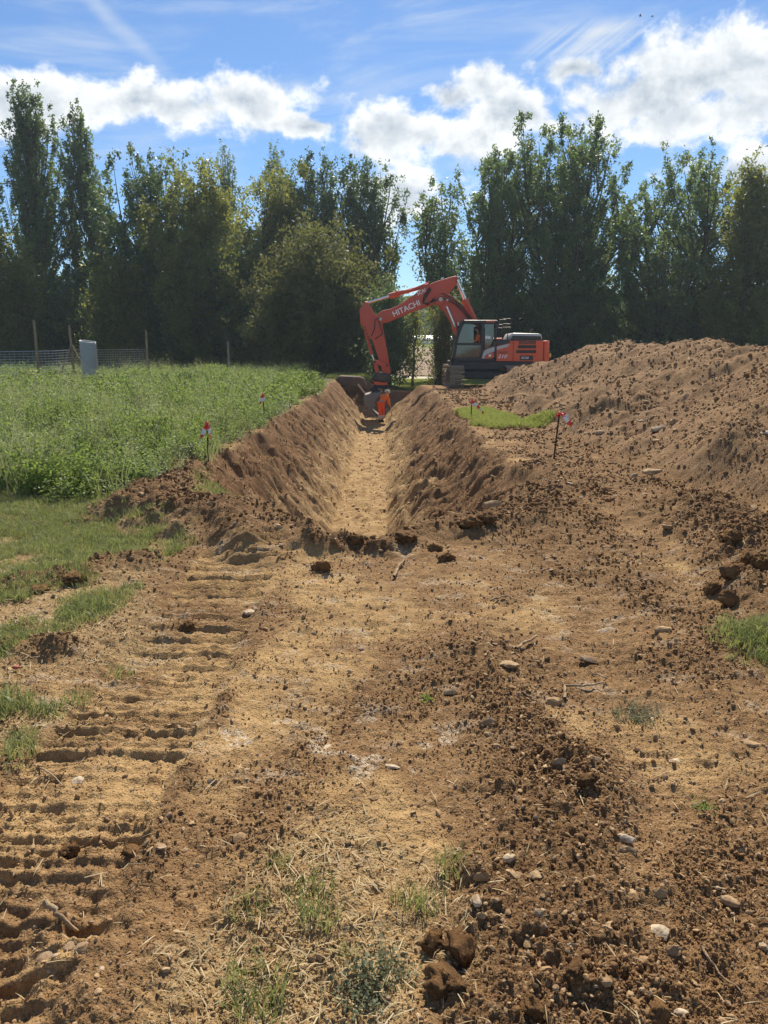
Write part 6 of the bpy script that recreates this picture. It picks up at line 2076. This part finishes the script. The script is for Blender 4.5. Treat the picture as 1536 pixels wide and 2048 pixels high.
# ------------------------------------------------------------------ tufts, roots, dry weeds, birds
def build_small():
    tuft = [blades_mesh('grass_tuft', 800 + i, 70, 0.11, 0.075, 0.0042, 0.9, 3) for i in range(4)]
    for me in tuft: me.materials.append(MATS['grass_blade'])
    rows = [(620, 1800, 1.0, 'largest green grass tuft in the lower middle'), (640, 1850, 0.8, 'grass tuft just below the largest one'),
            (500, 1830, 0.8, 'thin grass tuft left of the largest one'), (505, 1985, 1.1, 'bright grass tuft at the bottom left of the middle'),
            (520, 2030, 0.9, 'grass tuft cut by the bottom edge'), (820, 1810, 0.75, 'grass tuft against the left side of the loose ridge'),
            (905, 1765, 0.8, 'slim upright grass tuft beside the cream stones'), (860, 1830, 0.7, 'wispy grass tuft at the edge of the loose ridge'),
            (560, 1730, 0.6, 'flattened grass tuft above the largest one'), (690, 1915, 0.5, 'tiny grass tuft right of the stone trio'),
            (155, 1390, 1.0, 'grass tuft in the stubble left of the track prints'), (40, 1500, 1.1, 'grass tuft near the left edge by the pale stone'),
            (210, 1215, 1.0, 'grass tuft beside the small dark mound'), (240, 1330, 1.0, 'grass tuft at the left rim of the track prints'),
            (340, 1110, 1.2, 'grass tuft in front of the left clod pile'), (270, 1060, 1.3, 'grass tuft at the tip of the left clod pile')]
    r = rs(801)
    for i, (px, py, s, lab) in enumerate(rows):
        x, y, t = G(px, py)
        o = bpy.data.objects.new('grass_tuft', tuft[i % 4]); C.objects.link(o)
        o.location = (x, y, zat(x, y) - 0.005); o.scale = (s, s, s * 0.9); o.rotation_euler.z = r.random() * 6.28
        tag(o, lab, 'grass tuft', 'grass tufts in the bare soil')
    # low grey-green herb cushions
    for i, (px, py, s, lab) in enumerate(((770, 1955, 0.12, 'grey-green creeping herb patch left of the big clods'), (735, 2000, 0.10, 'small grey herb patch at the bottom middle'),
                                          (855, 1392, 0.045, 'tiny bright green weed right of the centre'), (1412, 1606, 0.04, 'tiny green seedling in the right track'))):
        x, y, t = G(px, py)
        me = leafy_mesh('herb', 820 + i, 30 if s > 0.05 else 8, s * (0.28 if s > 0.05 else 0.6), s * (1 if s > 0.05 else 0.55), 0.013 if s > 0.05 else 0.014, 16 if s > 0.05 else 9)
        o = mesh_obj('herb', me, 'grey_herb' if i < 2 else 'crop_leaf'); o.location = (x, y, zat(x, y))
        tag(o, lab, 'herb', 'small herbs on the bare soil', 'stuff')
    # roots and twigs
    R = [([(1035, 1310), (1050, 1290), (1075, 1277)], 0.011, 'crooked root left of the right track prints'),
         ([(1128, 1400), (1130, 1378), (1175, 1374), (1215, 1362), (1180, 1344)], 0.008, 'branched root lying across the right track'),
         ([(620, 1060), (615, 1085), (632, 1110)], 0.012, 'thin pale root hanging over the left clod pile'),
         ([(790, 1160), (800, 1140), (812, 1128)], 0.011, 'short root sticking out in front of the trench mouth'),
         ([(70, 1520), (95, 1540), (125, 1568)], 0.004, 'thin straw stalk at the left rim of the prints'),
         ([(1400, 1905), (1440, 1945), (1480, 1990)], 0.004, 'thin dry stalk in the lower right'),
         ([(90, 1825), (110, 1832), (150, 1838)], 0.010, 'piece of dry stalk on the trodden soil at lower left'),
         ([(980, 1207), (1010, 1200), (1032, 1207)], 0.008, 'pale bent twig right of the middle')]
    for i, (pp, rad, lab) in enumerate(R):
        pts = []
        for (px, py) in pp:
            x, y, t = G(px, py); pts.append(Vector((x, y, zat(x, y) + rad * 1.2 + 0.01)))
        o0 = pts[0].copy()
        dense = []
        for a, b in zip(pts, pts[1:]):
            dense += [a.lerp(b, k / 4) - o0 + Vector((r.normal(0, rad * 0.5), r.normal(0, rad * 0.5), r.normal(0, rad * 0.4))) for k in range(4)]
        dense.append(pts[-1] - o0)
        v, f = tube_verts(dense, list(np.linspace(rad, rad * 0.45, len(dense))), 6)
        me = bpy.data.meshes.new('root'); me.from_pydata([tuple(a) for a in v], [], f)
        me.polygons.foreach_set('use_smooth', [True] * len(f))
        o = mesh_obj('root', me, 'root_wood'); o.location = o0
        tag(o, lab, 'root')
    # heap of dead weed
    x, y, t = G(1275, 1425)
    me = blades_mesh('dead_weed', 830, 150, 0.085, 0.11, 0.004, 2.2, 3)
    o = mesh_obj('dead_weed', me, 'grey_herb'); o.location = (x, y, zat(x, y))
    tag(o, 'uprooted grey dead weed on the right track', 'dead weed')
    x, y, t = G(32, 1335)
    v, f = lump(833, 1, 0.3, 1.6, (0.026, 0.014, 0.003)); o = mesh_obj('dry_leaf', fast_mesh('dry_leaf', v, f), 'leaf_brown'); o.location = (x, y, zat(x, y) + 0.012); o.rotation_euler = (0.5, 0.2, 0.4)
    tag(o, 'single red-brown dry leaf at the left edge', 'leaf')
    # birds
    for px, py, a, lab in ((1280, 32, 0.3, 'left of two dark birds high in the sky'), (1304, 33, -0.4, 'right of two dark birds high in the sky')):
        p = at_y(px, py, 130)
        V = [(-0.02, -0.22, 0), (0.02, -0.22, 0), (0.04, 0.1, 0.03), (-0.04, 0.1, 0.03), (0, 0.25, 0.02), (-0.2, 0.06, 0.12), (-0.42, -0.02, 0.04), (-0.2, -0.06, 0.11),
             (0.2, 0.06, 0.12), (0.42, -0.02, 0.04), (0.2, -0.06, 0.11), (0, -0.34, 0.0), (0, 0, -0.05)]
        F = [(0, 1, 2, 3), (3, 2, 4), (3, 5, 7, 0), (5, 6, 7), (2, 1, 10, 8), (8, 10, 9), (0, 11, 1), (0, 12, 1), (12, 2, 1), (12, 3, 2), (12, 0, 3), (3, 12, 4), (2, 4, 12)]
        me = bpy.data.meshes.new('bird'); me.from_pydata(V, [], F)
        o = mesh_obj('bird', me, 'bird_feather'); o.location = p; o.rotation_euler = (0.3, a, 1.2 + a)
        tag(o, lab, 'bird', 'birds in the sky')


build_small()


# ------------------------------------------------------------------ veil of lens glare
def build_glare_veil():  # scattering volume added to lift the dark trees as lens glare does
    me = bpy.data.meshes.new('glare_veil')
    x0, x1, y0, y1, z0, z1 = -260, 260, -15, 345, -4.5, 26
    V = [(x, y, z) for z in (z0, z1) for y in (y0, y1) for x in (x0, x1)]
    me.from_pydata(V, [], [(0, 2, 3, 1), (4, 5, 7, 6), (0, 1, 5, 4), (2, 6, 7, 3), (0, 4, 6, 2), (1, 3, 7, 5)])
    m, q, out = new_mat('glare_veil')
    v = q.n('ShaderNodeVolumePrincipled')
    q.put(v.inputs['Color'], (0.72, 0.88, 1.0))
    v.inputs['Density'].default_value = 0.0005
    v.inputs['Anisotropy'].default_value = 0.25
    q.t.links.new(v.outputs[0], out.inputs['Volume'])
    o = mesh_obj('glare_veil', me, 'glare_veil')
    tag(o, 'thin bluish volume added over the site to imitate lens glare', 'glare_veil', kind='stuff')


GLARE_VEIL = True
if GLARE_VEIL:
    build_glare_veil()
